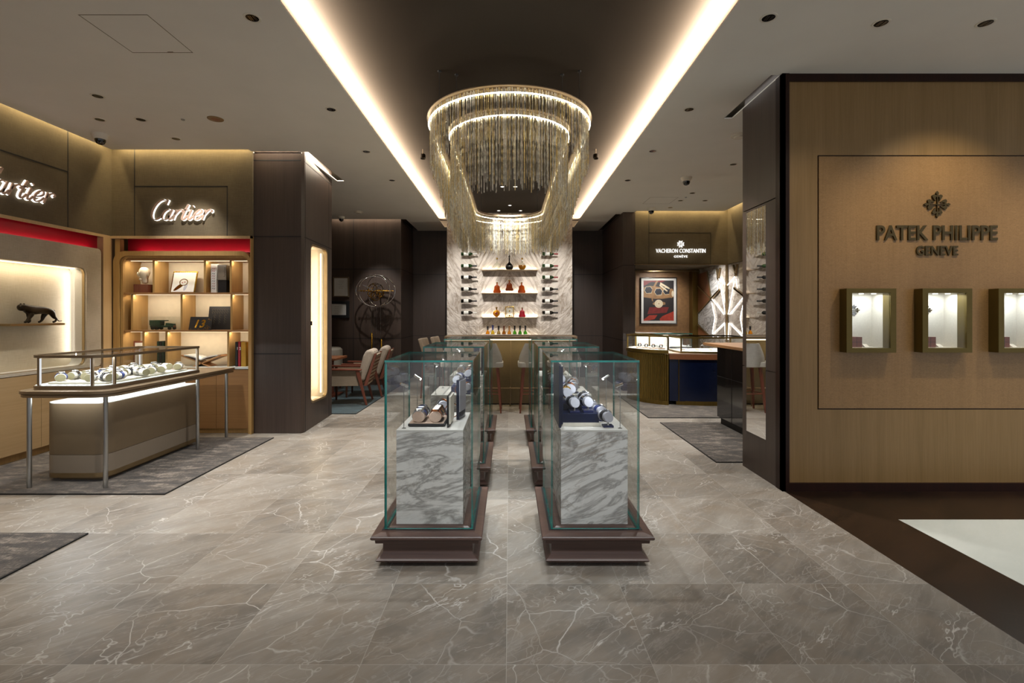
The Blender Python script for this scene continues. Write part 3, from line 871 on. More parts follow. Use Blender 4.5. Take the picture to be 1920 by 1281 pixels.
# wood side: panels around mirror
t = m = MB()
m.box(XB, XB+.02, 3.95, 4.52, 0, 0.93); m.box(XB, XB+.02, 3.95, 4.52, 0.938, 2.36); m.box(XB, XB+.02, 3.95, 4.52, 2.368, 3.33)
struct(m.build('wall_block_side', M_dwood2, loc=(0,0,0)))
m = MB(); m.box(XB-.004, XB+.001, 4.105, 4.44, 0.345, 2.34); mo = m.build('wall_mirror', M_mirror)
tag(mo, 'narrow tall mirror set in the dark side of the right-hand block', 'mirror')
m = MB(); m.box(XB-.006, XB+.02, 3.85, 3.95, 0, 3.33); m.box(XB-.006, XB+.05, YB-.02, YB+.02, 0, 3.33)
m.box(XB+.05, BX1, YB-.015, YB+.02, 3.27, 3.33); m.box(XB+.05, BX1, YB-.02, YB+.02, 0, 0.065)
struct(m.build('trim_6', M_maho, loc=(0,0,0)))
def front_with_holes(mb, x0, x1, z0, z1, y0, y1, holes, mi=0):
    xs_ = sorted({x0, x1} | {v for h in holes for v in (h[0], h[1])}); zs = sorted({z0, z1} | {v for h in holes for v in (h[2], h[3])})
    for a, b_ in zip(xs_, xs_[1:]):
        for c, d in zip(zs, zs[1:]):
            mx, mz = (a+b_)/2, (c+d)/2
            if any(h[0] < mx < h[1] and h[2] < mz < h[3] for h in holes): continue
            mb.box(a, b_, y0, y1, c, d, mi)
m = MB(); front_with_holes(m, XB+.05, BX1, 0.065, 3.27, YB-.0, YB+.02, [(2.465, 5.5, 0.648, 2.684)])
struct(m.build('wall_block_front', M_venr, loc=(0,0,0)))
m = MB(); front_with_holes(m, 2.475, 5.49, 0.658, 2.674, YB-.002, YB+.02, [(x+.03, x+.36, 1.13, 1.6) for x in BOXX])
struct(m.build('wall_block_panel', M_venr2, loc=(0,0,0)))
m = MB(); m.holed([(2.465,.648),(5.5,.648),(5.5,2.684),(2.465,2.684)], [(2.475,.658),(5.49,.658),(5.49,2.674),(2.475,2.674)], YB+.008, YB+.02, plane='xz')
struct(m.build('trim_7', M_maho, loc=(0,0,0)))

# ================================================================== SIGNS
def catmull(pts, n=8):
    P = [Vector(p) for p in pts]; P = [P[0]*2-P[1]] + P + [P[-1]*2-P[-2]]
    out = []
    for i in range(1, len(P)-2):
        for k in range(n):
            t_ = k/n; a, b_, c, d = P[i-1], P[i], P[i+1], P[i+2]
            out.append(0.5*((2*b_) + (c-a)*t_ + (2*a-5*b_+4*c-d)*t_*t_ + (3*b_-a-3*c+d)*t_**3))
    out.append(P[-2]); return out
def arc(cx, cy_, rx, ry, a0, a1, n=10):
    return [(cx+rx*math.cos(R(a0+(a1-a0)*i/n)), cy_+ry*math.sin(R(a0+(a1-a0)*i/n))) for i in range(n+1)]
SCRIPT = {
 'C': (1.45, [arc(0.95, 0.98, 0.62, 0.98, 62, 300, 16) + [(1.55, 0.35)], [(1.22, 1.88), (1.38, 1.86)], [(1.42, 1.98), (1.40, 1.52)]]),
 'a': (1.12, [arc(0.42, 0.5, 0.38, 0.5, 55, 330, 14) + [(0.78, 0.4)], [(0.80, 1.0), (0.78, 0.25), (0.86, 0.0), (1.0, 0.06), (1.15, 0.35)]]),
 'r': (0.86, [[(0.1, 0.98), (0.12, 0.5), (0.12, 0.0)], [(0.14, 0.5), (0.32, 0.86), (0.52, 0.99), (0.68, 0.98)], [(0.70, 0.98), (0.78, 0.84), (0.70, 0.74)]]),
 't': (0.60, [[(0.2, 1.5), (0.12, 0.9), (0.1, 0.25), (0.2, 0.0), (0.38, 0.06), (0.55, 0.38)], [(-0.08, 0.96), (0.45, 0.96)]]),
 'i': (0.58, [[(0.12, 0.98), (0.1, 0.5), (0.1, 0.22), (0.2, 0.0), (0.36, 0.06), (0.52, 0.35)], [(0.12, 1.32), (0.15, 1.36)]]),
 'e': (0.86, [[(0.10, 0.42), (0.40, 0.48), (0.66, 0.70), (0.55, 0.98), (0.28, 0.92), (0.06, 0.55), (0.12, 0.12), (0.36, 0.0), (0.62, 0.12), (0.82, 0.45)]]),
}
def script_mesh(mb, word, x0, z0, s, P3, wide, thin, d0, d1, mi=0):
    """broad-nib script letters; P3(u, v, depth) gives the 3D point"""
    cur = 0.0
    nib = Vector((math.cos(R(150)), math.sin(R(150))))
    for ch in word:
        adv, strokes = SCRIPT[ch]
        for st in strokes:
            pts = catmull([(cur+x+0.42*y, y) for x, y in st], 6)
            A, B = [], []
            for i, p in enumerate(pts):
                tg = (pts[min(i+1, len(pts)-1)] - pts[max(i-1, 0)]).normalized()
                nv = Vector((-tg.y, tg.x)); k = abs(tg.x*nib.y - tg.y*nib.x)
                wd = thin + (wide-thin)*k**1.5
                A.append(p + nv*wd/2); B.append(p - nv*wd/2)
            def q(v, d): return P3(x0+v.x*s, z0+v.y*s, d)
            rs = []
            for a, b_ in zip(A, B):
                rs.append(mb.ring([q(a, d0), q(b_, d0), q(b_, d1), q(a, d1)]))
            mb.skin(rs, mi=mi)
        cur += adv
    return cur
wordlen = sum(SCRIPT[c][0] for c in 'Cartier')
def cartier_sign(P3, z0, u0, loc, label):
    t = thing('wall_sign', label, 'sign', loc)
    s = 0.79/(wordlen+0.35)
    f = MB(); script_mesh(f, 'Cartier', u0, z0, s, P3, 0.17, 0.07, 0.022, 0.034); f.build('lettering', M_ledface, t)
    f = MB(); script_mesh(f, 'Cartier', u0, z0, s, P3, 0.23, 0.12, 0.004, 0.016); f.build('halo_light', M_leds, t)
M_ledface = plain('blush sign face', 'c9a995', 0.35, var=0.03)
zc0 = 2.53
cartier_sign(lambda u, v, d: (u, 5.72-d, v), zc0, -4.28, (-3.87, 5.72, zc0), 'glowing white script sign above the oak shelving unit')
cartier_sign(lambda u, v, d: (XL+d, u, v), zc0, 4.19, (XL, 4.6, zc0), 'glowing white script sign on the left wall, cut by the photo edge')

def ring_poly(cx, cy_, rx, ry, a=0, n=18):
    return [(cx + rx*math.cos(2*PI*i/n)*math.cos(a) - ry*math.sin(2*PI*i/n)*math.sin(a), cy_ + rx*math.cos(2*PI*i/n)*math.sin(a) + ry*math.sin(2*PI*i/n)*math.cos(a)) for i in range(n)]
def cala(mb, cx, cz, s, y0, y1):
    """cross with four fleur-de-lis arms, half size s"""
    def rotp(pts, k):
        c, d = math.cos(k*PI/2), math.sin(k*PI/2)
        return [(cx+(x*c-z*d)*s, cz+(x*d+z*c)*s) for x, z in pts]
    j = 0
    for k in range(4):
        polys = [[(-.025, 0), (.025, 0), (.03, .62), (-.03, .62)], [(0, 1.0), (-.11, .84), (-.05, .68), (.05, .68), (.11, .84)],
                 ring_poly(0, .62, .12, .08)]
        for sg in (1, -1):
            polys.append(ring_poly(sg*.235, .60, .145, .125))
            polys.append([(sg*.37, .56), (sg*.27, .40), (sg*.165, .24), (sg*.13, .24), (sg*.16, .40), (sg*.12, .56)])
        for p in polys:
            mb.prism(rotp(p, k), y0+j*1e-4, y1, plane='xz'); j += 1
M_sgn = plain('bronze letters', '4e4226', 0.4, 0.5, var=0.05)
t = thing('wall_sign', 'bronze letter sign with ornate cross emblem on the veneer wall', 'sign', (3.413, YB, 1.88))
f = MB(); cala(f, 3.413, 2.288, 0.107, YB-.016, YB-.002); f.build('emblem', M_sgn, t)
put_mesh(text_mesh('PATEK PHILIPPE', 0.165, 0.012, 0.0025, 0.98, 0.963), 'lettering', M_sgn, t, (3.413, YB-.009, 2.005), (R(90), 0, 0))
put_mesh(text_mesh('GENEVE', 0.105, 0.012, 0.002, 1.0, 0.332), 'lettering', M_sgn, t, (3.413, YB-.009, 1.883), (R(90), 0, 0))
t = thing('wall_sign', 'glowing white letter sign with small cross on the far right frieze', 'sign', (3.185, 9.02, 2.4))
put_mesh(text_mesh('VACHERON CONSTANTIN', 0.105, 0.02, 0.0, 1.02, 0.92), 'lettering', M_leds2, t, (3.185, 8.99, 2.57), (R(90), 0, 0))
put_mesh(text_mesh('GENÈVE', 0.06, 0.02, 0.0, 1.25, 0.25), 'lettering', M_leds2, t, (3.185, 8.99, 2.48), (R(90), 0, 0))
f = MB()
for k in range(4):
    c, d = math.cos(k*PI/2), math.sin(k*PI/2)
    for a, b_ in (((.008, .012), (.028, .058)), ((-.008, .012), (-.028, .058)), ((-.03, .058), (0, .045)), ((0, .045), (.03, .058))):
        A = Vector((3.185 + a[0]*c-a[1]*d, 2.73 + a[0]*d+a[1]*c)); B = Vector((3.185 + b_[0]*c-b_[1]*d, 2.73 + b_[0]*d+b_[1]*c))
        dv = (B-A).normalized(); nv = Vector((-dv.y, dv.x))*.006
        f.prism([tuple(A+nv), tuple(B+nv), tuple(B-nv), tuple(A-nv)], 8.98, 9.0, plane='xz')
f.build('emblem', M_leds2, t)

# ================================================================== WALL SHOWCASES on veneer
ORD = ['leftmost', 'second from the left', 'third from the left', 'fourth from the left', 'fifth from the left']
for i, x in enumerate(BOXX):
    z0, z1 = 1.11, 1.613
    t = thing('wall_showcase', 'bronze framed lit wall showcase on the veneer wall, %s' % ORD[i], 'showcase', (x+.195, YB, z0), group='showcases on the veneer wall')
    f = MB(); f.holed([(x,z0),(x+.39,z0),(x+.39,z1),(x,z1)], [(x+.045,z0+.035),(x+.345,z0+.035),(x+.345,z1-.035),(x+.045,z1-.035)], YB-.084, YB-.002, plane='xz')
    f.build('frame', M_pframe, t, bevel=.0015)
    f = MB(); a, b_, c, d = x+.04, x+.35, z0+.03, z1-.03
    f.box(a, b_, YB+.115, YB+.12, c, d); f.box(a, a+.004, YB-.003, YB+.12, c, d); f.box(b_-.004, b_, YB-.003, YB+.12, c, d); f.box(a, b_, YB-.003, YB+.12, c, c+.004); f.box(a, b_, YB-.003, YB+.12, d-.004, d)
    f.build('lining', M_creams, t)
    f = MB(); cala(f, x+.195, 1.445, 0.05, YB+.106, YB+.1149); f.build('emblem', M_chrome, t)
    f = MB(); f.box(x+.045, x+.345, YB-.076, YB-.07, z0+.035, z1-.035); f.build('glass_pane', M_glass, t)
    for q in (0.09, 0.19, 0.29):
        f = MB(); f.cyl((x+q, YB+.02, d-.010), (x+q, YB+.02, d-.004), .016, n=14); f.build('spot_lens', M_ledw, t)
    light('AREA', 'showcase_lamp', (x+.195, YB+.0, d-.014), (x+.195, YB+.05, c), 1.3, COOL, 0.25, 0.06)
    pn = 'brown lattice watch block inside the %s veneer wall showcase' % ORD[i]
    tb = thing('watch_plinth', pn, 'display block', (x+.165, YB+.06, c+.004), group='blocks in the veneer wall showcases')
    f = MB(); f.box(x+.12, x+.205, YB+.03, YB+.10, c+.004, c+.088); f.build('block', M_walnut, tb, bevel=.001)
    f = MB()
    for q in (x+.1625,): f.box(q-.001, q+.001, YB+.029, YB+.0305, c+.004, c+.088)
    f.box(x+.12, x+.205, YB+.029, YB+.0305, c+.045, c+.047); f.build('joint', M_blackm, tb)
    f = MB(); f.prism([(YB+.02, c+.004), (YB+.06, c+.004), (YB+.06, c+.03)], x+.225, x+.262, plane='yz')
    tag(f.build('price_card', M_creams), 'small cream card stand beside the block in the %s showcase' % ORD[i], 'card stand', 'cards in the veneer wall showcases')

# ================================================================== CEILING FITTINGS
def ceil_pt(px, py, z=ZC): 
    d = (z-H)*FPX/(592-py); return ((px-955)*d/FPX, d)
M_lens = plain('dark reflector', '0d0d0c', 0.08, 0.6, var=0.3)  # dark colour stands in for the shaded hole of a downlight
DL = [((473,33), 'near the recess at the upper left'), ((621,205), 'left ceiling beside the recess, second row'), ((687,284), 'left ceiling beside the recess, third row'),
      ((735,338), 'left ceiling beside the recess, furthest'), ((183,180), 'left ceiling, nearest above the glass desk'), ((187,224), 'left ceiling near the sign wall, left of a pair'),
      ((264,224), 'left ceiling near the sign wall, right of a pair'), ((330,260), 'left ceiling just before the shelving unit'),
      ((1441,33), 'right ceiling nearest the recess, front'), ((1652,43), 'right ceiling above the veneer wall, middle of the front row'), ((1848,43), 'right ceiling above the veneer wall, far right'),
      ((1292,205), 'right ceiling beside the recess, second row'), ((1224,283), 'right ceiling beside the recess, third row'), ((1177,338), 'right ceiling beside the recess, furthest'),
      ((1375,308), 'right ceiling beside the dark block'), ((1298,362), 'right ceiling just behind the dome camera'), ((1276,376), 'far right ceiling, left of a pair'), ((1322,376), 'far right ceiling, right of a pair'), ((1257,389), 'far right ceiling next to the frieze')]
proto = None
for (p, where) in DL:
    x, y = ceil_pt(*p)
    lab = 'recessed chrome downlight, ' + where
    if proto is None:
        proto = thing('downlight', lab, 'ceiling light', (0, 0, 0), group='recessed ceiling downlights')
        f = MB(); f.lathe([(.040, -.004), (.052, -.004), (.054, 0.0), (.040, 0.0)], n=28, caps=False); f.build('trim_ring', M_white, proto, smooth=40)
        f = MB(); f.lathe([(.040, -.003), (.034, -.0015), (.001, -.0012)], n=28); f.build('recess_shade', M_lens, proto, smooth=60)
        f = MB()
        for q in (-.018, -.006, .012, .022): f.box(q, q+.005, -.026, .026, -.0045, -.0025)
        f.build('chrome_glint', M_chrome, proto)  # chrome bars drawn for the bright crescents inside the recess
        t = proto; t.location = (x, y, ZC)
    else: t = dup(proto, (x, y, ZC), label=lab)
# other ceiling items
def dome(px, py, label, s=1.0):
    x, y = ceil_pt(px, py)
    t = thing('dome_camera', label, 'security camera', (x, y, ZC), group='dome cameras')
    f = MB(); f.lathe([(.075*s, 0), (.075*s, -.012), (.06*s, -.05*s), (.052*s, -.055*s)], (x, y, ZC), 28); f.build('housing', M_white, t, smooth=40)
    f = MB(); f.lathe([(.05*s, -.052*s), (.048*s, -.075*s), (.036*s, -.098*s), (.014*s, -.11*s), (.001, -.112*s)], (x, y, ZC), 24); f.build('dome', M_black, t, smooth=60)
dome(188, 252, 'white dome camera on the left ceiling near the corner of the sign walls')
dome(1287, 333, 'dark dome camera on the right ceiling, nearer of the two')
dome(1221, 390, 'dark dome camera on the far right ceiling above the frieze', 1.0)
dome(640, 406, 'dark dome camera on the far left ceiling above the lounge', 0.9)
x, y = ceil_pt(404, 223)
t = thing('ceiling_speaker', 'beige round flush speaker on the left ceiling', 'ceiling fitting', (x, y, ZC))
f = MB(); f.lathe([(.04, -.006), (.07, -.005), (.073, 0), (.04, 0)], (x, y, ZC), 28, caps=False); f.build('rim', M_venr, t, smooth=40)
f = MB(); f.lathe([(.042, -.004), (.001, -.002)], (x, y, ZC), 24); f.build('grille', M_tan, t)
for p, lab in (((343, 224), 'tiny round sensor on the left ceiling right of the downlight pair'), ((1286, 370), 'tiny round sensor on the far right ceiling')):
    x, y = ceil_pt(*p); f = MB(); f.lathe([(.018, 0), (.018, -.006), (.01, -.012), (.001, -.012)], (x, y, ZC), 16)
    tag(f.build('ceiling_sensor', M_steel, smooth=40), lab, 'sensor')
for p, lab in (((1386, 254), 'white round smoke detector on the ceiling beside the dark block'), ((672, 397), 'white round smoke detector on the far left ceiling')):
    x, y = ceil_pt(*p); f = MB(); f.lathe([(.085, 0), (.085, -.01), (.055, -.016), (.052, -.03), (.001, -.032)], (x, y, ZC), 28)
    tag(f.build('smoke_detector', M_white, smooth=35), lab, 'smoke detector')
f = MB()
x0, x1, y0, y1 = -2.765, -2.32, 3.10, 3.55
f.holed([(x0,y0),(x1,y0),(x1,y1),(x0,y1)], [(x0+.005,y0+.005),(x1-.005,y0+.005),(x1-.005,y1-.005),(x0+.005,y1-.005)], ZC-.001, ZC)
f.box(-2.50, -2.46, y1-.014, y1-.006, ZC-.003, ZC, 0)
tag(f.build('access_hatch', M_tbeige), 'square access hatch outline in the left ceiling', 'access hatch')
x0, y0 = ceil_pt(1205, 382); x1, y1 = ceil_pt(1272, 370)
f = MB(); f.holed([(x0,y0),(x1,y0),(x1,y1),(x0,y1)], [(x0+.005,y0+.005),(x1-.005,y0+.005),(x1-.005,y1-.005),(x0+.005,y1-.005)], ZC-.001, ZC)
tag(f.build('access_hatch', M_tbeige), 'access hatch outline in the far right ceiling', 'access hatch')
for sx, lab in ((-1.09, 'small pendant spot hanging in the recess left of the chandelier'), (1.09, 'small pendant spot hanging in the recess right of the chandelier')):
    t = thing('pendant_spot', lab, 'pendant lamp', (sx, 6.1, 3.38), group='pendant spots beside the chandelier')
    f = MB(); f.cyl((sx, 6.1, 3.44), (sx, 6.1, 3.50), .006, n=8); f.build('stem', M_bronze, t)
    f = MB(); f.lathe([(.03, 3.435), (.034, 3.42), (.034, 3.385), (.026, 3.375)], (sx, 6.1, 0), 20); f.build('shade', M_pbronze, t, smooth=35)
for p, lab in (((942, 350), 'left of the near pair'), ((966, 350), 'right of the near pair'), ((956, 385), 'single one in the middle'), ((935, 395), 'left of the far pair'), ((976, 395), 'right of the far pair')):
    x, y = ceil_pt(*p, z=3.5)
    t = thing('recess_spot', 'tiny lit spot in the brown recess near the marble wall, ' + lab, 'ceiling light', (x, y, 3.5), group='spots in the brown recess')
    f = MB(); f.lathe([(.028, -.005), (.038, -.005), (.04, 0), (.028, 0)], (x, y, 3.5), 20, caps=False); f.build('trim_ring', M_steel, t, smooth=40)
    f = MB(); f.lathe([(.026, -.003), (.001, -.003)], (x, y, 3.5), 16); f.build('lens', M_ledw, t)

# ================================================================== CHANDELIER
def stadium(r, yn, yf, step):
    """points with outward normal along an oval of half width r"""
    ya, yb = yn + r, yf - r
    out = []
    L1 = yb - ya; arcL = PI*r; tot = 2*L1 + 2*arcL; n = int(tot/step)
    for i in range(n):
        s = i*tot/n
        if s < arcL: a = PI + s/r; out.append((r*math.cos(a), ya + r*math.sin(a)))
        elif s < arcL + L1: out.append((r, ya + s - arcL))
        elif s < 2*arcL + L1: a = (s-arcL-L1)/r; out.append((r*math.cos(a), yb + r*math.sin(a)))
        else: out.append((-r, yb - (s-2*arcL-L1)))
    return out
ZR = 3.12
ch = thing('chandelier', 'large oval two-ring chandelier of hanging golden chains with lit rims', 'chandelier', (0, 6.2, ZR))
for nm, r, yn, yf in (('outer_ring', .70, 3.64, 8.81), ('inner_ring', .552, 4.05, 8.40)):
    f = MB(); p = stadium(r, yn, yf, .06); q = stadium(r-.035, yn+.035, yf-.035, .06)
    n_ = min(len(p), len(q)); p = [p[int(i*len(p)/n_)] for i in range(n_)]; q = [q[int(i*len(q)/n_)] for i in range(n_)]
    f.holed(p, q, ZR-.01, ZR+.02)
    p = stadium(r+.03, yn-.03, yf+.03, .06); q = stadium(r-.01, yn+.01, yf-.01, .06)
    n_ = min(len(p), len(q)); p = [p[int(i*len(p)/n_)] for i in range(n_)]; q = [q[int(i*len(q)/n_)] for i in range(n_)]
    f.holed(p, q, ZR+.004, ZR+.012); ring_o = f.build(nm, M_bronze, ch)
    f = MB(); f.tube([(x, y, ZR-.045) for x, y in stadium(r+.014, yn-.014, yf+.014, .05)], .005, 6, closed=True)
    l = f.build('light_strip', M_ledring, ch, smooth=60); l.parent = ring_o
PIN = [(-.46, 4.21), (.46, 4.21), (-.47, 8.1), (.47, 8.1)]; PO = [(-.6, 4.15), (.6, 4.15), (-.62, 8.4), (.62, 8.4), (-.68, 6.1), (.68, 6.1)]
for x, y in PIN + PO:
    f = MB(); f.cyl((x, y, ZR), (x, y, 3.5), .0022, n=6); f.cyl((x, y, 3.488), (x, y, 3.5), .016, n=12); f.build('suspension_cable', M_blackm, ch)
def chain_geo(mb, x, y, z0, L, mi, w, tw):
    n = max(6, int(L/.028)); rs = []
    for k in range(n+1):
        a = k*tw; z = z0 - L*k/n; ww = w*(0.65 if k % 2 else 1.0)
        dx, dy = math.cos(a)*ww, math.sin(a)*ww
        ex, ey = -math.sin(a)*ww*.4, math.cos(a)*ww*.4
        rs.append(mb.ring([(x+dx, y+dy, z), (x+ex, y+ey, z), (x-dx, y-dy, z), (x-ex, y-ey, z)]))
    mb.skin(rs, mi=mi)
def L_outer(y):
    P = [(3.6, .44), (4.2, .40), (4.7, .44), (5.3, .60), (6.1, .74), (7.0, .74), (7.8, .66), (8.9, .56)]
    for (a, va), (b_, vb) in zip(P, P[1:]):
        if y <= b_: return va + (vb-va)*(y-a)/(b_-a)
    return .6
single = {}
bulk = MB()
cands = []
for ring_i, (r, yn, yf) in enumerate(((.70, 3.64, 8.81), (.552, 4.05, 8.40))):
    for (x, y) in stadium(r, yn, yf, .0095):
        L = (L_outer(y) if ring_i == 0 else .64) * rnd.uniform(.88, 1.08)
        if rnd.random() < .25: L *= rnd.uniform(.8, 1.05)
        mi = rnd.choice((0, 0, 1, 1, 1, 2)); tw = rnd.choice((0, .5, .9, 1.3)); w_ = rnd.uniform(.0024, .0046)
        cands.append((y, ring_i, x + rnd.uniform(-.004, .004), y + rnd.uniform(-.004, .004), L, mi, tw, w_))
cands.sort(key=lambda c: c[0])
protos = []
for mi, mt in enumerate((M_chain1, M_chain2, M_chain3)):
    f = MB(); chain_geo(f, 0, 0, 0, .45, 0, .0035, (.5, .9, 0)[mi]); o = f.build('hanging_chain', mt, ch, world=False); protos.append([o, True])
for i, c in enumerate(cands):
    _, ri, x, y, L, mi, tw, w_ = c
    if i < 100:
        o, fresh = protos[mi]
        if not fresh: o = o.copy(); COL.objects.link(o)
        else: protos[mi][1] = False
        o.parent = ch; o.location = Vector((x, y, ZR)) - Vector(ch.location); o.scale = (1, 1, L/.45)
    else: chain_geo(bulk, x, y, ZR, L, mi, w_, tw)
o = bulk.build('hanging_chains', [M_chain1, M_chain2, M_chain3], ch); o['kind'] = 'stuff'

# ================================================================== RUGS
def rug(x0, x1, y0, y1, mat, label):
    f = MB(); f.rloft(x0, x1, y0, y1, [(0, 0.001), (0, .009), (.004, .012)]); o = tag(f.build('rug', mat), label, 'rug')
    e_ = MB(); w_ = .006
    e_.holed([(x0-w_, y0-w_), (x1+w_, y0-w_), (x1+w_, y1+w_), (x0-w_, y1+w_)], [(x0, y0), (x1, y0), (x1, y1), (x0, y1)], .001, .010)
    b_ = e_.build('rug_binding', M_blackm, None, loc=(0, 0, 0)); b_.parent = o; b_.location = -o.location
rug(-4.68, -2.695, 3.78, 5.52, M_rugg, 'grey mottled rug under the glass-topped desk')
rug(-4.72, -2.70, 1.2, 3.09, M_rugg, 'grey mottled rug at the lower left edge of the photo')
rug(1.97, 3.6, 4.60, 6.30, M_rugg, 'grey rug beside the tall dark table, nearer to the block')
rug(1.90, 3.9, 6.60, 8.4, M_rugg, 'grey rug in front of the fluted and navy counters')
rug(-4.9, -2.18, 6.87, 9.7, M_rugt, 'dark teal rug under the lounge armchairs')

# ================================================================== WATCHES
def put_on(o, T):
    """place a thing with a full matrix"""
    o.matrix_world = T
WCACHE = {}
def watch_proto(strap, case, dial):
    """strap loops round the local Y axis, dial looks up +Z; origin at the dial's underside"""
    key = (strap.name, case.name, dial.name)
    t = thing('wristwatch', 'x', 'watch', (0, 0, 0))
    if key in WCACHE:
        for nm, me in WCACHE[key]:
            o = bpy.data.objects.new(nm, me); COL.objects.link(o); o.parent = t if nm != 'dial' else last
            last = o
        return t
    parts = []
    f = MB(); rs = []
    for i in range(25):
        a = R(115) + R(310)*i/24
        w_ = .009 + .003*abs(math.cos((a-R(90))/2))
        cx, cz = .031*math.cos(a), -.025 + .025*math.sin(a)
        ox, oz = math.cos(a)*.0022, math.sin(a)*.0022
        rs.append(f.ring([(cx-ox, -w_, cz-oz), (cx+ox, -w_, cz+oz), (cx+ox, w_, cz+oz), (cx-ox, w_, cz-oz)]))
    f.skin(rs); parts.append(f.build('strap', strap, t, world=False, smooth=40))
    f = MB(); f.lathe([(.017, -.001), (.0195, .002), (.0195, .006), (.017, .0085), (.0155, .0085)], n=24)
    for s in (1, -1):
        for u in (1, -1): f.obox((s*.018, u*.008, .002), (.010, .003, .004), (0, s*.5, 0))
    f.cyl((0, .019, .004), (0, .0225, .004), .003, n=10); parts.append(f.build('watch_case', case, t, world=False, smooth=40))
    f = MB(); f.lathe([(.0155, .0086), (.0002, .0088)], n=24); parts.append(f.build('dial', dial, t, world=False)); parts[2].parent = parts[1]
    WCACHE[key] = [(o.name.split('.')[0], o.data) for o in parts]
    return t
def watch(label, T, strap=M_strapb, case=M_silver, dial=M_dialw, group=None, s=1.0):
    t = watch_proto(strap, case, dial); t['label'] = label
    if group: t['group'] = group
    t.matrix_world = T @ Matrix.Scale(s, 4)
    return t
def TM(x, y, z, rz=0, ry=0, rx=0):
    return Matrix.Translation((x, y, z)) @ Matrix.Rotation(R(rz), 4, 'Z') @ Matrix.Rotation(R(ry), 4, 'Y') @ Matrix.Rotation(R(rx), 4, 'X')
def pad_roll(name, label, T, L, rx, rz, mats, group=None, ended=True):
    """elliptical pad whose axis is local Y; top at local z=0, base at -2rz"""
    f = MB(); n = 28
    rs = []
    for y, k in ((-L/2, .96), (-L/2+.002, 1), (L/2-.002, 1), (L/2, .96)):
        rs.append(f.ring([(rx*k*math.cos(2*PI*i/n), y, -rz + rz*k*math.sin(2*PI*i/n)) for i in range(n)]))
    f.skin(rs, caps=False)
    f._tag([f.bm.faces.new(rs[0]), f.bm.faces.new(rs[-1])], 1)
    o = f.build(name, mats, None, loc=(0, 0, 0), smooth=50); o.matrix_world = T
    tag(o, label, 'watch cushion', group); return o

# ================================================================== CENTRAL GLASS CASES
STEM = {}
def case_lamp(x, y, z, dx, dy, label):
    t = thing('display_lamp', label, 'lamp', (x, y, z))
    f = MB(); f.cyl((x, y, z+.0005), (x, y, z+.003), .012, n=16); f.build('base', M_steel, t)
    f = MB(); f.cyl((x, y, z+.002), (x, y, z+.252), .0022, n=8); f.build('stem', M_steel, t)
    hd = Vector((dx, dy, -.45)).normalized(); c = Vector((x, y, z+.255))
    f = MB(); f.cyl(c - hd*.022, c + hd*.028, .008, n=14); h = f.build('head', M_chrome, t, smooth=40)
    f = MB(); f.cyl(c + hd*.0282, c + hd*.0287, .006, n=12); f.build('lens', M_dot, t).parent = h
    light('SPOT', 'case_lamp', tuple(c + hd*.032), tuple(c + hd*.3), 3.0, COOL, .005, angle=95, blend=.7)
CASES = []
for side, xs in ((-1, (-.765, -.150, -.708, -.206, -.652, -.267)), (1, (.180, .800, .236, .738, .298, .683))):
    for i, yy in enumerate((2.66, 3.885, 5.155)):
        px0, px1, gx0, gx1, mx0, mx1 = xs
        if i and side < 0: gx0, gx1, px0, px1, mx0, mx1 = gx0, -.206, px0, -.150, mx0, -.267
        where = ('nearest', 'middle', 'furthest')[i] + (' of the left-hand row' if side < 0 else ' of the right-hand row')
        t = thing('glass_display_case', 'glass display case on walnut plinth with marble pedestal, %s' % where, 'display case', ((px0+px1)/2, yy+.4, 0), group='six central glass cases')
        y0, y1 = yy, yy+.79
        f = MB(); f.rloft(px0, px1, y0, y1, [(.075, .002), (.075, .012), (.062, .02), (.028, .03), (.022, .04), (.03, .047), (.052, .062), (.056, .075), (.056, .128), (.045, .132), (.022, .136), (.02, .150), (.02, .156), (.006, .160), (.0, .166), (.0, .176), (.006, .182)])
        f.rloft(px0+.0, px1-.0, y0+.0, y1-.0, [(.004, .1815), (.045, .188)])
        f.build('plinth', M_plinth, t)
        f = MB(); f.rloft(gx0-.012, gx1+.012, y0+.071, y1-.031, [(.0, .1872), (.0, .1895)]); f.build('glass_channel', M_blackm, t)
        f = MB(); f.rloft(gx0+.02, gx1-.02, y0+.10, y1-.07, [(.0, .1896), (.012, .196)]); f.build('inner_sill', M_plinth, t)
        gy0, gy1, gz0, gz1, th = y0+.083, y1-.043, .19, 1.146, .011
        for nm, b_ in (('glass_front', (gx0, gx1, gy0, gy0+th, gz0, gz1-th)), ('glass_rear', (gx0, gx1, gy1-th, gy1, gz0, gz1-th)),
                       ('glass_side', (gx0, gx0+th, gy0+th, gy1-th, gz0, gz1-th)), ('glass_side', (gx1-th, gx1, gy0+th, gy1-th, gz0, gz1-th)),
                       ('glass_top', (gx0, gx1, gy0, gy1, gz1-th, gz1))):
            f = MB(); f.pane(*b_); f.build(nm, [M_glass, M_tealedge], t)
        my0, my1 = yy+.13, yy+.64
        f = MB(); f.box(mx0, mx1, my0, my1, .1965, .728); f.build('pedestal', M_marb if (side < 0) ^ (i == 1) else M_marb2, t, bevel=.0015)
        f = MB(); f.box(mx0-.0005, mx1+.0005, my0-.0005, my1+.0005, .7285, .74); f.build('pedestal_top', M_marbt, t, bevel=.001)
        lx = mx0+.035 if side < 0 else mx1-.035
        case_lamp(lx, my0+.04, .7402, -side*.8, .5, 'slim display lamp standing in the front of the %s case' % where)
        case_lamp(lx+(.01 if side < 0 else -.01), my0+.40, .7402, -side*.8, -.3, 'slim display lamp standing in the back of the %s case' % where)
        CASES.append((side, i, where, mx0, mx1, my0, my1))

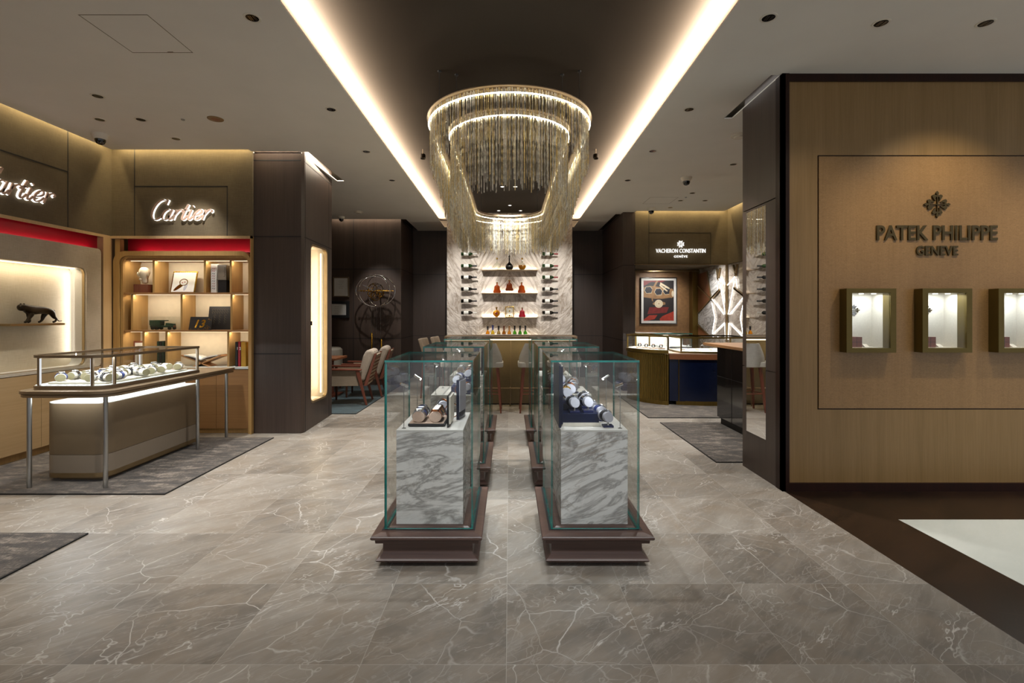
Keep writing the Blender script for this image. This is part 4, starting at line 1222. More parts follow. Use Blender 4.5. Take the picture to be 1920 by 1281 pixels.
ZT = .7402
def tray_set(x0, y0, where, rows=2, tone=(M_blackm, M_pinkb)):
    """tray with rolls of slim watches, front edge at y0"""
    t = thing('display_tray', 'black edged display tray in the %s case' % where, 'tray', (x0+.11, y0+.11, ZT))
    f = MB(); f.rloft(x0, x0+.215, y0, y0+.24, [(.008, ZT), (.0, ZT+.006), (.0, ZT+.018)]); f.build('rim', tone[0], t)
    f = MB(); f.box(x0+.005, x0+.21, y0+.005, y0+.235, ZT+.018, ZT+.022); f.build('pad', tone[1], t)
    for r_ in range(rows):
        cx = x0 + .058 + r_*.10
        side = ('left', 'right')[r_]
        o = pad_roll('watch_roll', '%s suede watch roll on the tray in the %s case' % (side, where), TM(cx, y0+.105, ZT+.0225+.066), .17, .038, .033, [M_pinkb, M_pinkb], 'watch rolls on trays')
        for k in range(5):
            combo = ((M_silver, M_silver, M_dialw), (M_straps, M_silver, M_diald), (M_strapb, M_silver, M_dialw), (M_silver, M_silver, M_diald), (M_strapb, M_steel, M_blackm)) if r_ == 0 else \
                    ((M_rose, M_rose, M_dialw), (M_strapb, M_rose, M_dialw), (M_ygold, M_ygold, M_dialw), (M_strapw, M_rose, M_dialw), (M_strapb, M_ygold, M_blackm))
            a, b_, c = combo[k]
            watch('%s watch, %s roll, %s case, %s' % (('silver', 'blue', 'black and silver', 'steel', 'black') [k] if r_ == 0 else ('rose gold', 'black and rose gold', 'yellow gold', 'brown and rose gold', 'black and gold')[k], side, where.replace(' of the', ''), ('frontmost', 'second from front', 'middle', 'second from back', 'rearmost')[k]),
                  TM(cx, y0+.038+k*.034, ZT+.0225+.0675), a, b_, c, 'watches on tray rolls', 1.24)
def card_panel(x, y, wx, wy, h, label, frontm, backm, z=ZT):
    t = thing('display_screen', label, 'display panel', (x, y, z))
    f = MB(); f.box(x, x+wx*.5, y, y+wy, z, z+h); f.build('backing', backm, t, bevel=.001)
    f = MB(); f.box(x+wx*.5, x+wx, y+.004, y+wy-.002, z+.02, z+h-.006); f.build('face', frontm, t, bevel=.001)
def pillow_watch(x, y, z, rz, tilt, label, combo, wlabel, base=M_navy):
    """upright stand with an oval cushion and its watch"""
    t = thing('watch_stand', label, 'watch stand', (x, y, z), group='watch stands in glass cases')
    f = MB(); f.box(x-.030, x+.030, y-.030, y+.030, z, z+.010); f.build('foot', base, t, bevel=.001)
    f = MB(); f.box(x-.004, x+.004, y-.018, y+.012, z+.010, z+.030); f.build('post', M_chrome, t)
    T = TM(x, y, z+.084, rz, tilt)
    p = pad_roll('cushion', label, TM(0, 0, 0), .062, .037, .029, [M_grey, M_grey])
    for k_ in ('label', 'category'): 
        if k_ in p: del p[k_]
    p.parent = t; p.matrix_world = Matrix.Identity(4)
    p.matrix_local = Matrix.Translation((0, 0, .086)) @ Matrix.Rotation(R(rz), 4, 'Z') @ Matrix.Rotation(R(tilt), 4, 'Y')
    watch(wlabel, TM(x, y, z+.086, rz, tilt) @ Matrix.Translation((0, 0, .0012)), combo[0], combo[1], combo[2], 'watches on stands', 1.17)
C_steel = (M_silver, M_silver, M_diald); C_blk = (M_strapb, M_silver, M_dialw); C_rose = (M_strapb, M_rose, M_dialw); C_gold = (M_ygold, M_ygold, M_dialw); C_blue = (M_straps, M_silver, M_dialw)
def bangle(x, y, z, r, mat, label, rz=0):
    f = MB(); u = Vector((math.cos(R(rz)), math.sin(R(rz)), 0))
    f.torus((x, y, z+r+.003), r, .003, (u.y, -u.x, 0.05), 40, 8)
    tag(f.build('bracelet', mat, smooth=50), label, 'bracelet', 'bangles in glass cases')
def curved_panel(x, y, h, label, m1=M_creams, m2=M_navy):
    t = thing('display_screen', label, 'display panel', (x, y, ZT))
    def strip_(o_):
        return [(x+o_ + .05*math.sin(R(a))*.5, y + a/90*.15) for a in range(0, 91, 10)]
    A = strip_(0); B = strip_(.018)
    f = MB(); f.prism(A + B[::-1], ZT, ZT+h); f.build('backing', m2, t, smooth=40)
    B2 = [(p[0]+.002, p[1]) for p in B]; f = MB(); f.prism([(p[0]+.004, p[1]) for p in B] + B[::-1], ZT+.05, ZT+h-.004); f.build('face', m1, t, smooth=40)
# nearest left case
w0 = CASES[0][2]
tray_set(-.600, 2.865, w0)
card_panel(-.368, 2.85, .022, .19, .185, 'small black and cream card panel in the nearest left case', M_creams, M_black)
curved_panel(-.335, 3.06, .25, 'taller curved navy and grey display screen in the nearest left case', M_grey, M_navyp)
bangle(-.37, 3.12, ZT, .045, M_rose, 'rose gold bangle by the curved screen in the nearest left case', 20)
bangle(-.47, 3.20, ZT, .036, M_silver, 'silver bangle behind the tray in the nearest left case', 60)
pillow_watch(-.43, 3.25, ZT, 20, 30, 'small watch stand at the back of the nearest left case', C_rose, 'rose gold watch on the stand at the back of the nearest left case')
# nearest right case
f = MB(); f.box(.315, .545, 2.885, 3.30, ZT, ZT+.022, 1); f.box(.315, .535, 2.885, 3.30, ZT+.022, ZT+.075, 0); f.box(.315, .45, 3.0, 3.30, ZT+.075, ZT+.115, 0)
o = f.build('stepped_riser', [M_navyp, M_creams], bevel=.001); tag(o, 'navy stepped riser on cream base in the nearest right case', 'riser')
card_panel(.292, 2.84, .024, .36, .365, 'tall navy display panel in the nearest right case', M_navyp, M_navyp)
for k, (x, y, z, c, lb) in enumerate(((.365, 3.06, .115, C_gold, 'highest step, left'), (.395, 2.94, .075, C_blk, 'middle step, in front'), (.48, 2.96, .075, C_steel, 'middle step, right'),
                                  (.49, 3.10, .075, C_blk, 'middle step, behind'), (.58, 3.05, 0, C_blue, 'marble top, behind right'), (.585, 2.88, 0, C_blk, 'marble top, nearest the glass'), (.41, 3.22, .115, C_rose, 'highest step, rear'), (.56, 3.2, 0, C_steel, 'marble top, rear right'))):
    pillow_watch(x, y, ZT+z, 28, 32, 'oval watch stand in nearest right case, ' + lb, c, '%s watch in the nearest right case, %s' % (('gold', 'black strap', 'steel', 'black leather', 'blue strap', 'black strap', 'rose gold', 'steel')[k], lb))
# middle cases
w2 = CASES[1][2]; w5 = CASES[4][2]
f = MB(); f.box(-.50, -.29, 4.15, 4.50, ZT, ZT+.05); f.box(-.42, -.29, 4.15, 4.50, ZT+.05, ZT+.10); tag(f.build('stepped_riser', M_navy, bevel=.001), 'blue leather stepped riser in the middle left case', 'riser')
card_panel(-.290, 4.02, .018, .40, .345, 'tall navy display panel in the middle left case', M_navyp, M_navyp)
for k, (x, y, z, c, lb) in enumerate(((-.36, 4.22, .10, C_rose, 'upper step front'), (-.36, 4.34, .10, C_blk, 'upper step middle'), (-.36, 4.44, .10, C_gold, 'upper step rear'), (-.46, 4.20, .05, C_steel, 'lower step front'), (-.46, 4.36, .05, C_blue, 'lower step rear'), (-.36, 4.08, 0, C_rose, 'marble top front'))):
    pillow_watch(x, y, ZT+z, -25, -30, 'watch stand in the middle left case, ' + lb, c, 'watch on the stand in the middle left case, ' + lb)
bangle(-.42, 4.06, ZT, .035, M_rose, 'rose gold bangle in the middle left case')
f = MB(); f.box(.31, .50, 4.10, 4.50, ZT, ZT+.06); tag(f.build('stepped_riser', M_navy, bevel=.001), 'blue leather riser in the middle right case', 'riser')
card_panel(.300, 4.02, .018, .40, .345, 'tall navy display panel in the middle right case', M_navyp, M_navyp)
for k, (x, y, z, c, lb) in enumerate(((.37, 4.18, .06, C_blk, 'riser front left'), (.45, 4.16, .06, C_steel, 'riser front right'), (.37, 4.32, .06, C_gold, 'riser rear left'), (.45, 4.34, .06, C_blk, 'riser rear right'), (.56, 4.14, 0, C_blue, 'marble top front'), (.57, 4.30, 0, C_rose, 'marble top rear'), (.60, 4.42, 0, C_steel, 'marble top corner'))):
    pillow_watch(x, y, ZT+z, 25, 30, 'watch stand in the middle right case, ' + lb, c, 'watch on the stand in the middle right case, ' + lb)
# furthest cases
tray_set(-.60, 5.34, CASES[2][2], 2, (M_creams, M_creams))
card_panel(-.31, 5.34, .018, .36, .36, 'tall black panel in the furthest left case', M_blackm, M_black)
f = MB(); f.box(-.40, -.39, 5.42, 5.48, ZT, ZT+.31); f.box(-.395, -.335, 5.43, 5.436, ZT+.18, ZT+.31); tag(f.build('picture_stand', M_navy), 'blue and white picture stand in the furthest left case', 'display panel')
tray_set(.42, 5.34, CASES[5][2], 2, (M_creams, M_creams))
card_panel(.30, 5.34, .018, .36, .36, 'tall blue panel in the furthest right case', M_navy, M_navyp)

# ================================================================== LEFT DESK with glass case
dk = thing('sales_desk', 'long bronze sales desk with slim round legs and pale body on the rug', 'desk', (-3.56, 4.7, .012))
DX0, DX1, DY0, DY1 = -3.97, -3.19, 3.84, 5.62
def chpoly(x0, x1, y0, y1, c, i=0):
    """rectangle with the front corners rounded off"""
    x0 += i; x1 -= i; y0 += i; y1 -= i
    pts = [(x1, y1), (x0, y1)]
    pts += [(x0+c-c*math.cos(R(a)), y0+c-c*math.sin(R(a))) for a in (0, 22, 45, 68, 90)]
    pts += [(x1-c+c*math.sin(R(a)), y0+c-c*math.cos(R(a))) for a in (0, 22, 45, 68, 90)]
    return pts
f = MB(); f.prism(chpoly(DX0, DX1, DY0, DY1, .13), .772, .797); f.build('table_top', M_bronze, dk, smooth=40, bevel=.002)
f = MB(); f.prism(chpoly(DX0, DX1, DY0, DY1, .13, .008), .745, .766); f.prism(chpoly(DX0, DX1, DY0, DY1, .12, .02), .766, .772); f.build('apron', M_bronze, dk, smooth=40)
for x, y in ((-3.87, 3.90), (-3.255, 3.90), (-3.235, 5.02), (-3.235, 5.53), (-3.87, 5.53)):
    f = MB(); f.cyl((x, y, .0125), (x, y, .75), .0165, n=18); f.build('leg', M_steel, dk, smooth=40)
bx = (-3.90, -3.37, 4.04, 5.22)
f = MB(); f.prism(chpoly(*bx, .06, .055), .0125, .045); f.build('toe_kick', M_bronze, dk, smooth=40)
f = MB(); f.prism(chpoly(*bx, .10), .045, .085); f.build('base_band', M_champ, dk, smooth=40)
f = MB(); f.prism(chpoly(*bx, .10), .085, .235); f.build('lower_band', M_tbeige2, dk, smooth=40)
f = MB(); f.prism(chpoly(*bx, .10), .238, .665); f.build('body', M_tbeige, dk, smooth=40)
f = MB(); f.prism(chpoly(*bx, .10, .001), .665, .672); f.build('body_top', M_topw, dk, smooth=40)
f = MB(); f.box(-3.78, -3.45, 4.25, 5.15, .672, .745); f.build('neck', M_topw, dk)
f = MB(); f.box(-3.86, -3.30, 3.98, 5.3, .741, .745); f.build('light_panel', M_ledw, dk)
for yy in (4.15, 4.8): strip('desk_lamp', (-3.82, yy-.1, .738), (-3.35, yy-.1, .738), (0, 0, -1), 3.0, COOL, .3)
# case on the desk
gc = thing('countertop_showcase', 'bronze framed glass showcase full of watches on top of the sales desk', 'showcase', (-3.6, 4.5, .7975))
cx = (-3.93, -3.285, 3.93, 5.13)
f = MB(); f.prism(chpoly(*cx, .11), .7975, .825); f.build('base_rail', M_bronze, gc, smooth=40)
f = MB(); f.prism(chpoly(*cx, .11, .006), .825, .829); f.build('floor_panel', M_topw, gc)
f = MB(); f.holed(chpoly(*cx, .11), chpoly(*cx, .10, .018), 1.055, 1.078); f.build('top_rail', M_bronze, gc, smooth=40)
f = MB(); f.prism(chpoly(*cx, .10, .018), 1.062, 1.069); f.build('glass_top', M_glass, gc)
for x, y in ((-3.92, 4.03), (-3.83, 3.94), (-3.395, 3.94), (-3.297, 4.04), (-3.297, 5.115), (-3.92, 5.115)):
    f = MB(); f.box(x-.008, x+.008, y-.008, y+.008, .829, 1.055); f.build('post', M_bronze, gc)
    f = MB(); f.box(x-.014 if x > -3.5 else x+.0085, x-.0085 if x > -3.5 else x+.014, y-.006, y+.006, .835, 1.05); f.build('light_bar', M_ledbar, gc)
for b_ in ((-3.82, -3.40, 3.936, 3.942), (-3.296, -3.29, 4.05, 5.11), (-3.926, -3.92, 4.04, 5.11), (-3.91, -3.30, 5.12, 5.126)):
    f = MB(); f.box(b_[0], b_[1], b_[2], b_[3], .829, 1.055); f.build('glass_side', M_glass, gc)
strip('case_strip', (-3.9, 3.97, 1.05), (-3.32, 3.97, 1.05), (0, .4, -1), 2.2, COOL, .012)
strip('case_strip', (-3.315, 4.05, 1.05), (-3.315, 5.1, 1.05), (-.5, 0, -1), 3.5, COOL, .012)
strip('case_strip', (-3.9, 4.05, 1.05), (-3.9, 5.1, 1.05), (.5, 0, -1), 3, COOL, .012)
k = 0
for a, b_ in ((4.03, 4.36), (4.365, 4.70), (4.705, 5.04)):
    f = MB(); f.box(-3.84, -3.36, a, b_, .8295, .846, 0); f.box(-3.845, -3.355, a-.001, b_+.001, .8295, .834, 1)
    tag(f.build('display_tray', [M_creams, M_olive], bevel=.001), 'cream watch tray in the desk showcase, ' + ('front', 'middle', 'rear')[k], 'tray', 'cream trays in the desk showcase'); k += 1
rolls = []
k = 0
for r_, y in enumerate((4.08, 4.21, 4.34, 4.47, 4.60, 4.73, 4.86, 4.97)):
    for c_, x in enumerate((-3.78, -3.65, -3.52, -3.40)):
        if (r_*3 + c_*5) % 4 == 1: continue
        sc_ = .9
        lb = '%s row from front, %s' % (('first', 'second', 'third', 'fourth', 'fifth', 'sixth', 'seventh', 'last')[r_], ('far left', 'centre left', 'centre right', 'right by the glass')[c_])
        ang = rnd.uniform(-30, 30) + (55 if (r_+c_) % 3 == 0 else 0)
        hh = .048 + .03*((r_+c_) % 2)
        pad_roll('watch_cushion', 'cream cushion in desk showcase, ' + lb, TM(x, y, .8465+.066, ang), .085 + .04*((r_*c_) % 2), .036, .0328, [M_creams, M_olive], 'cream cushions in the desk showcase')
        if (r_+c_*2) % 3 != 2:
            cb = (C_blue, C_steel, (M_silver, M_silver, M_dialw), C_blk, C_steel)[(r_*2+c_) % 5]
            watch('%s watch in desk showcase, %s' % (('blue strap', 'blue dial steel', 'all silver', 'black strap', 'blue dial steel')[(r_*2+c_) % 5], lb), TM(x, y, .8465+.0678, ang), *cb, 'watches in the desk showcase', 1.25)

# ================================================================== PANTHER
def skin_body(name, verts, edges, mat, parent=None, loc=(0,0,0), sub=2, root=0):
    me = bpy.data.meshes.new(name); me.from_pydata([v[:3] for v in verts], edges, [])
    o = bpy.data.objects.new(name, me); COL.objects.link(o); me.materials.append(mat)
    sm = o.modifiers.new('skin', 'SKIN'); sm.use_smooth_shade = True
    if not me.skin_vertices: 
        bpy.context.view_layer.objects.active = o
        me.attributes.new
    for i, v in enumerate(verts):
        r = v[3] if isinstance(v[3], tuple) else (v[3], v[3])
        me.skin_vertices[0].data[i].radius = r
    me.skin_vertices[0].data[root].use_root = True
    s = o.modifiers.new('sub', 'SUBSURF'); s.levels = sub; s.render_levels = sub
    o.location = loc
    if parent: o.parent = parent
    return o
def bake(o):
    dg = bpy.context.evaluated_depsgraph_get(); dg.update()
    me = bpy.data.meshes.new_from_object(o.evaluated_get(dg)); mats = list(o.data.materials)
    o.modifiers.clear(); o.data = me
    if not me.materials: me.materials.append(mats[0])
    for p in me.polygons: p.use_smooth = True
    return o
# body along Y (head towards the camera, -Y); local origin under the belly on the ledge
pv = [(0, .105, .135, (.042,.045)), (0, .04, .135, (.040,.041)), (0, -.04, .132, (.042,.046)), (0, -.10, .140, (.042,.047)), (0, -.145, .156, .036), (0, -.182, .160, .042), (0, -.212, .146, .027),
      # front legs
      (.022, -.095, .10, .026), (.022, -.125, .055, .017), (.022, -.155, .016, .012), (.022, -.178, .011, .012),
      (-.022, -.085, .10, .026), (-.022, -.085, .055, .016), (-.022, -.075, .018, .012), (-.022, -.098, .011, .012),
      # hind legs
      (.022, .115, .105, .032), (.022, .13, .065, .020), (.022, .165, .04, .012), (.022, .145, .014, .011), (.022, .122, .011, .012),
      (-.022, .09, .105, .032), (-.022, .06, .065, .021), (-.022, .055, .035, .013), (-.022, .03, .014, .011), (-.022, .01, .011, .012),
      # tail
      (0, .135, .135, .010), (0, .165, .095, .006), (0, .185, .045, .0055), (0, .215, .018, .005), (0, .25, .022, .0045)]
pe = [(0,1),(1,2),(2,3),(3,4),(4,5),(5,6),(3,7),(7,8),(8,9),(9,10),(3,11),(11,12),(12,13),(13,14),(0,15),(15,16),(16,17),(17,18),(18,19),(0,20),(20,21),(21,22),(22,23),(23,24),(0,25),(25,26),(26,27),(27,28),(28,29)]
pt = thing('panther_figurine', 'dark bronze striding panther figurine on the niche ledge', 'figurine', (XL-.09, 4.93, 1.3225))
bd = bake(skin_body('body', pv, pe, M_pbronze, pt))
f = MB(); f.sphere((.016, -.172, .190), .009, sc=(1, .6, 1.2), n=10); f.sphere((-.016, -.172, .190), .009, sc=(1, .6, 1.2), n=10); f.build('ears', M_pbronze, pt, world=False, smooth=60)

# ================================================================== SHELF ITEMS
def zf(py, d): return H + (592-py)*d/FPX
Y1 = 5.86
# bust
hx = W2(272, Y1)
t = thing('bust', 'cream sculpted head on a brown cube, top left compartment', 'sculpture', (hx, Y1, 1.6755))
f = MB(); f.box(hx-.085, hx+.085, Y1-.07, Y1+.07, 1.6755, 1.775); f.build('cube_base', M_walnut, t, bevel=.001)
hb = [(0, 0, 0, .036), (0, -.003, .05, .034), (0, -.012, .088, (.046, .05)), (-.0, -.016, .125, (.06, .062)), (0, -.004, .165, (.062, .066)), (0, .010, .20, .040)]
ho = bake(skin_body('head', hb, [(i, i+1) for i in range(5)], M_bust, t, (0, 0, .105)))
f = MB()
f.sphere((-.045, -.055, .225), .012, sc=(.8, 1, 1.8), n=12)                        # nose
f.sphere((-.030, -.055, .196), .012, sc=(1.3, .7, .5), n=12); f.sphere((-.028, -.050, .182), .010, sc=(1.3, .7, .5), n=12); f.sphere((-.022, -.045, .162), .018, sc=(1, .8, .8), n=12)
f.sphere((-.055, -.035, .245), .010, sc=(1, .8, .6), n=12); f.sphere((-.018, -.064, .245), .010, sc=(1, .6, .6), n=12)
f.sphere((.055, -.02, .225), .018, sc=(.6, .7, 1.5), n=14); f.sphere((-.05, .03, .225), .018, sc=(.6, .7, 1.5), n=14)
f.build('face', M_bust, t, world=False, smooth=60)
# leaning picture
def lean_board(name, label, cat, px0, px1, py0, py1, d, mat, z0, tilt=12, th=.014, group=None, rz=0):
    x = W2((px0+px1)/2, d); wd = (px1-px0)*d/FPX; hh = (py1-py0)*d/FPX
    t = thing(name, label, cat, (x, d, z0), R(rz), group)
    t.rotation_euler = (0, 0, R(rz))
    f = MB(); a = R(tilt); 
    c = (0, math.sin(a)*hh/2, math.cos(a)*hh/2 + th*math.sin(a)*.5)
    f.obox(c, (wd, th, hh), (-a, 0, 0)); o = f.build('board', mat, t, world=False, bevel=.001)
    return t, wd, hh, a, c
def on_board(c, a, th, u, v, k=0.0):
    """point on the board face: u right, v up from centre"""
    return (u, c[1] + v*math.sin(a) - (th/2 + k)*math.cos(a), c[2] + v*math.cos(a) + (th/2 + k)*math.sin(a)*-1)
t, wd, hh, a, c = lean_board('framed_picture', 'white and gold framed watch picture leaning in the top middle compartment', 'picture', 319, 365, 507, 549, Y1, M_ygold, 1.6755, 14)
f = MB(); pts = [on_board(c, a, .014, u, v, .001) for u, v in ((-wd/2+.012, -hh/2+.012), (wd/2-.012, -hh/2+.012), (wd/2-.012, hh/2-.012), (-wd/2+.012, hh/2-.012))]
f.bm.faces.new(f.ring(pts)); f.build('print', M_paper, t, world=False)
def disc_on(f, u0, v0, r1, r2, k, mi, n=24, ang=0):
    pts = [on_board(c, a, .014, u0 + r1*math.cos(2*PI*i/n)*math.cos(ang)-r2*math.sin(2*PI*i/n)*math.sin(ang), v0 + r1*math.cos(2*PI*i/n)*math.sin(ang) + r2*math.sin(2*PI*i/n)*math.cos(ang), k) for i in range(n)]
    fc = f.bm.faces.new(f.ring(pts)); fc.material_index = mi
f = MB(); disc_on(f, -.04, -.05, .09, .022, .0014, 0, ang=.7); disc_on(f, .03, -.06, .05, .018, .0014, 2, ang=1.3); disc_on(f, 0, 0, .052, .045, .0018, 0); disc_on(f, 0, 0, .042, .036, .0022, 1); disc_on(f, -.014, -.006, .009, .006, .0026, 3); disc_on(f, .014, .002, .009, .006, .0026, 3)
f.build('watch_image', [M_ygold, M_paper, M_grey, M_red], t, world=False)
# catalogues
def book(name, label, x0, x1, y0, y1, z0, z1, cover, pages=True, cat='book', group=None, lay=False):
    t = thing(name, label, cat, ((x0+x1)/2, (y0+y1)/2, z0), group=group)
    f = MB(); th = .003
    if not lay:
        f.box(x0, x0+th, y0, y1, z0, z1); f.box(x1-th, x1, y0, y1, z0, z1); f.box(x0, x1, y0, y0+th, z0, z1)
    else:
        f.box(x0, x1, y0, y1, z0, z0+th); f.box(x0, x1, y0, y1, z1-th, z1); f.box(x0, x1, y0, y0+th, z0, z1)
    f.build('cover', cover, t)
    f = MB(); f.box(x0+.003, x1-.003, y0+.003, y1-.004, z0+.003, z1-.003); f.build('pages', M_paper, t)
    return t
t = book('book', 'tall white book with red script spine, top right compartment', W2(401, Y1), W2(412, Y1), Y1-.06, Y1+.10, 1.6755, 2.02, M_paper)
f = MB()
for i in range(9):
    z = 1.72 + i*.03; xx = W2(406, Y1); f.tube([(xx-.018, Y1-.061, z), (xx-.005, Y1-.062, z+.012), (xx+.008, Y1-.061, z-.004), (xx+.02, Y1-.062, z+.014)], .0022, 5, 0 if i % 3 else 1)
f.build('spine_marks', [M_red, M_strapb], t)
t = book('book', 'dark book standing at the bottom of the top right compartment', W2(413, Y1), W2(428.5, Y1), Y1-.04, Y1+.10, 1.6755, 1.83, M_strapb)
t = book('box_file', 'silver grey box with dark lettering on the dark book, top right compartment', W2(411, Y1), W2(429, Y1), Y1-.05, Y1+.10, 1.8305, 2.01, M_steel, cat='box')
f = MB()
for i in range(6): f.tube([(W2(425, Y1)+rnd.uniform(-.006, .006), Y1-.051, 1.87+i*.02), (W2(427, Y1), Y1-.052, 1.88+i*.02)], .0022, 5)
f.build('lettering', M_strapb, t)
# model vehicle in acrylic box
vx0, vx1 = W2(271, 5.84), W2(335, 5.84)
t = thing('acrylic_box', 'clear acrylic box around the model truck in the middle left compartment', 'display box', ((vx0+vx1)/2, 5.88, 1.2275))
f = MB(); z0, z1 = 1.228, 1.385
for b_ in ((vx0, vx1, 5.79, 5.794, z0, z1), (vx0, vx1, 5.966, 5.97, z0, z1), (vx0, vx0+.004, 5.794, 5.966, z0, z1), (vx1-.004, vx1, 5.794, 5.966, z0, z1), (vx0, vx1, 5.79, 5.97, z1, z1+.004)): f.box(*b_)
f.build('cover', M_glass, t)
M_dgreen = plain('dark green paint', '1e3a2a', 0.3, var=0.2)
vc = W2(303, 5.84)
t = thing('model_truck', 'dark green vintage model half-track truck inside the acrylic box', 'model truck', (vc, 5.88, 1.2285))
f = MB(); f.box(vc-.145, vc-.02, 5.845, 5.915, 1.258, 1.285); f.box(vc-.02, vc+.13, 5.852, 5.908, 1.258, 1.280); f.prism([(vc+.03, 1.28), (vc+.13, 1.28), (vc+.13, 1.302), (vc+.035, 1.312)], 5.858, 5.902, plane='xz'); f.build('body', M_dgreen, t, bevel=.002)
f = MB(); f.prism([(vc-.15, 1.285), (vc-.02, 1.285), (vc-.02, 1.33), (vc+.03, 1.335), (vc+.03, 1.345), (vc-.15, 1.345)], 5.842, 5.918, plane='xz'); f.build('canopy', M_dgreen, t)
for i_, wx in enumerate((vc-.11, vc-.065, vc+.095)):
    for wy in (5.835, 5.92):
        f = MB(); f.cyl((wx, wy, 1.249), (wx, wy+.012, 1.249), .0205, n=18); f.cyl((wx, wy-.002, 1.249), (wx, wy+.014, 1.249), .010, n=12, mi=1); f.build('wheel', [M_strapb, M_pbronze], t)
f = MB(); f.lathe([(.001, 0), (.012, .002), (.012, .012), (.001, .014)], (vc+.15, 5.84, 1.27), 14, axis='x', mi=0); f.build('tow_roller', M_walnut, t, smooth=40)
# books "13" and black album
t, wd, hh, a, c = lean_board('album', 'large black album with grey engraved scrollwork behind the gold 13 book', 'book', 389, 433, 575, 619, 5.91, M_strapb, 1.2275, 9)
f = MB()
for r_, (u0, v0) in enumerate([(x_*.03, y_*.035) for x_ in (-3, -2, -1, 0, 1, 2, 3) for y_ in (2, 3)] + [(x_*.032, y_*.03) for x_ in (-2, 0, 2) for y_ in (-2, -1, 0, 1)]):
    ps = [on_board(c, a, .014, u0 + .011*math.cos(2*PI*i/12), v0 + .013*math.sin(2*PI*i/12), .0005) for i in range(10)]
    f.tube(ps, .001, 4)
f.build('scrollwork', M_tbeige, t, world=False)
t, wd, hh, a, c = lean_board('book', 'black book with gold number 13 leaning in the middle right compartment', 'book', 354, 396, 594, 619, 5.79, M_strapb, 1.2275, 14)
me = text_mesh('13', .13, .001, .004, 1.1)
sh = Matrix.Identity(4); sh[0][1] = .25; me.transform(sh)
o = put_mesh(me, 'lettering', M_ygold, None, (0, 0, 0), (0, 0, 0)); o.parent = t; o.location = on_board(c, a, .014, -.01, -.045, .002); o.rotation_euler = (R(90)-a, 0, 0)
f = MB()
for s_ in range(14):
    u0, v0 = rnd.uniform(-.12, .12), -.065 + rnd.uniform(-.01, .02)
    if s_ > 9: u0, v0 = rnd.uniform(.06, .12), rnd.uniform(-.05, .05)
    f.tube([on_board(c, a, .014, u0+.012*math.cos(i*.7), v0+.01*math.sin(i*.9), .001) for i in range(6)], .0013, 4)
f.build('gold_scrolls', M_ygold, t, world=False)
# lower row
z0 = .7905
t = thing('framed_picture', 'small brown framed picture in the lower left compartment', 'picture', (-4.50, 5.9, z0))
x_ = -4.50; f = MB(); f.holed([(x_-.075, z0), (x_+.075, z0), (x_+.075, z0+.30), (x_-.075, z0+.30)], [(x_-.062, z0+.018), (x_+.062, z0+.018), (x_+.062, z0+.282), (x_-.062, z0+.282)], 5.89, 5.905, plane='xz'); f.build('frame', M_walnut, t)
f = MB(); f.box(x_-.062, x_+.062, 5.894, 5.902, z0+.018, z0+.282); f.build('print', M_paper, t)
M_dg2 = plain('green cloth', '0e2a1c', 0.5, var=0.2)
for i in range(3):
    book('book', 'dark green book standing in the lower compartment, %s of three' % ('left', 'middle', 'right')[i], W2(299, 5.86)+i*.029, W2(299, 5.86)+i*.029+.027, 5.82, 5.98, z0, z0+.30-.004*i, (M_dg2, M_strapb, M_dg2)[i], group='green books in the lower compartment')
for i, (c_, lb, a_, b_) in enumerate(((M_strapb, 'black book numbered 1 at the right end of the lower shelf', 443, 447.5), (M_red, 'red book numbered 2 at the right end of the lower shelf', 448, 453), (M_ygold, 'mustard yellow book at the right end of the lower shelf', 453.6, 463))):
    t = book('book', lb, W2(a_, 5.82), W2(b_, 5.82), 5.80, 5.98, z0, z0+.295, c_ if i < 2 else plain('mustard cloth', 'b48a2a', .6))
    if i < 2:
        put_mesh(text_mesh('12'[i], .045, .001, .001), 'number', M_paper, t, (W2((a_+b_)/2, 5.80), 5.7993, z0+.20), (R(90), 0, 0))
# open book on a stand
ox = W2(384, 5.86)
t = thing('open_book', 'large open book with white pages on the wooden book rest', 'book', (ox, 5.87, .835))
f = MB()
for s_ in (1, -1):
    pts = [(ox + s_*u, .880 + .052*u/.2 + .012*math.sin(PI*u/.2)) for u in (0, .05, .1, .15, .2)]
    f.prism(pts + [(p[0], p[1]-.014) for p in pts[::-1]], 5.78, 5.96, plane='xz')
f.build('pages', M_paper, t, smooth=30)
t = thing('book_rest', 'light wooden crossed book rest holding the open book', 'book stand', (ox, 5.87, z0))
f = MB()
for s_ in (1, -1):
    f.prism([(ox - s_*.11, z0), (ox - s_*.085, z0), (ox + s_*.245, z0+.125), (ox + s_*.235, z0+.14)], 5.79, 5.95, plane='xz')
f.build('leaf', M_board, t)

# ================================================================== BAR
b = thing('bar_counter', 'bar counter with rounded bronze top and glowing edge in front of marble wall', 'bar counter', (.02, 7.9, 0))
f = MB(); f.prism(rrect(-1.0, 1.05, 7.30, 8.0, .16), 1.045, 1.085); f.build('counter_top', M_bronze, b, smooth=35, bevel=.006)
f = MB(); f.box(-.94, .99, 7.60, 7.95, .02, 1.045)
f.build('body', fabric('bronze bar fabric', '4c412e', '5e523b'), b)
f = MB(); f.box(.020, .026, 7.597, 7.60, .02, 1.04); f.build('joint', M_bronze, b)
f = MB(); f.box(-.90, .95, 7.66, 7.95, 0, .02); f.build('toe_kick', M_blackm, b)
f = MB(); f.box(-.95, 1.0, 7.37, 7.385, 1.025, 1.045); f.build('light_strip', M_led, b)
strip('bar_lamp', (-.95, 7.40, 1.03), (1.0, 7.40, 1.03), (0, .3, -1), 5, GOLDL, .015)
f = MB(); f.cyl((-.9, 7.46, .28), (.95, 7.46, .28), .010, n=12)
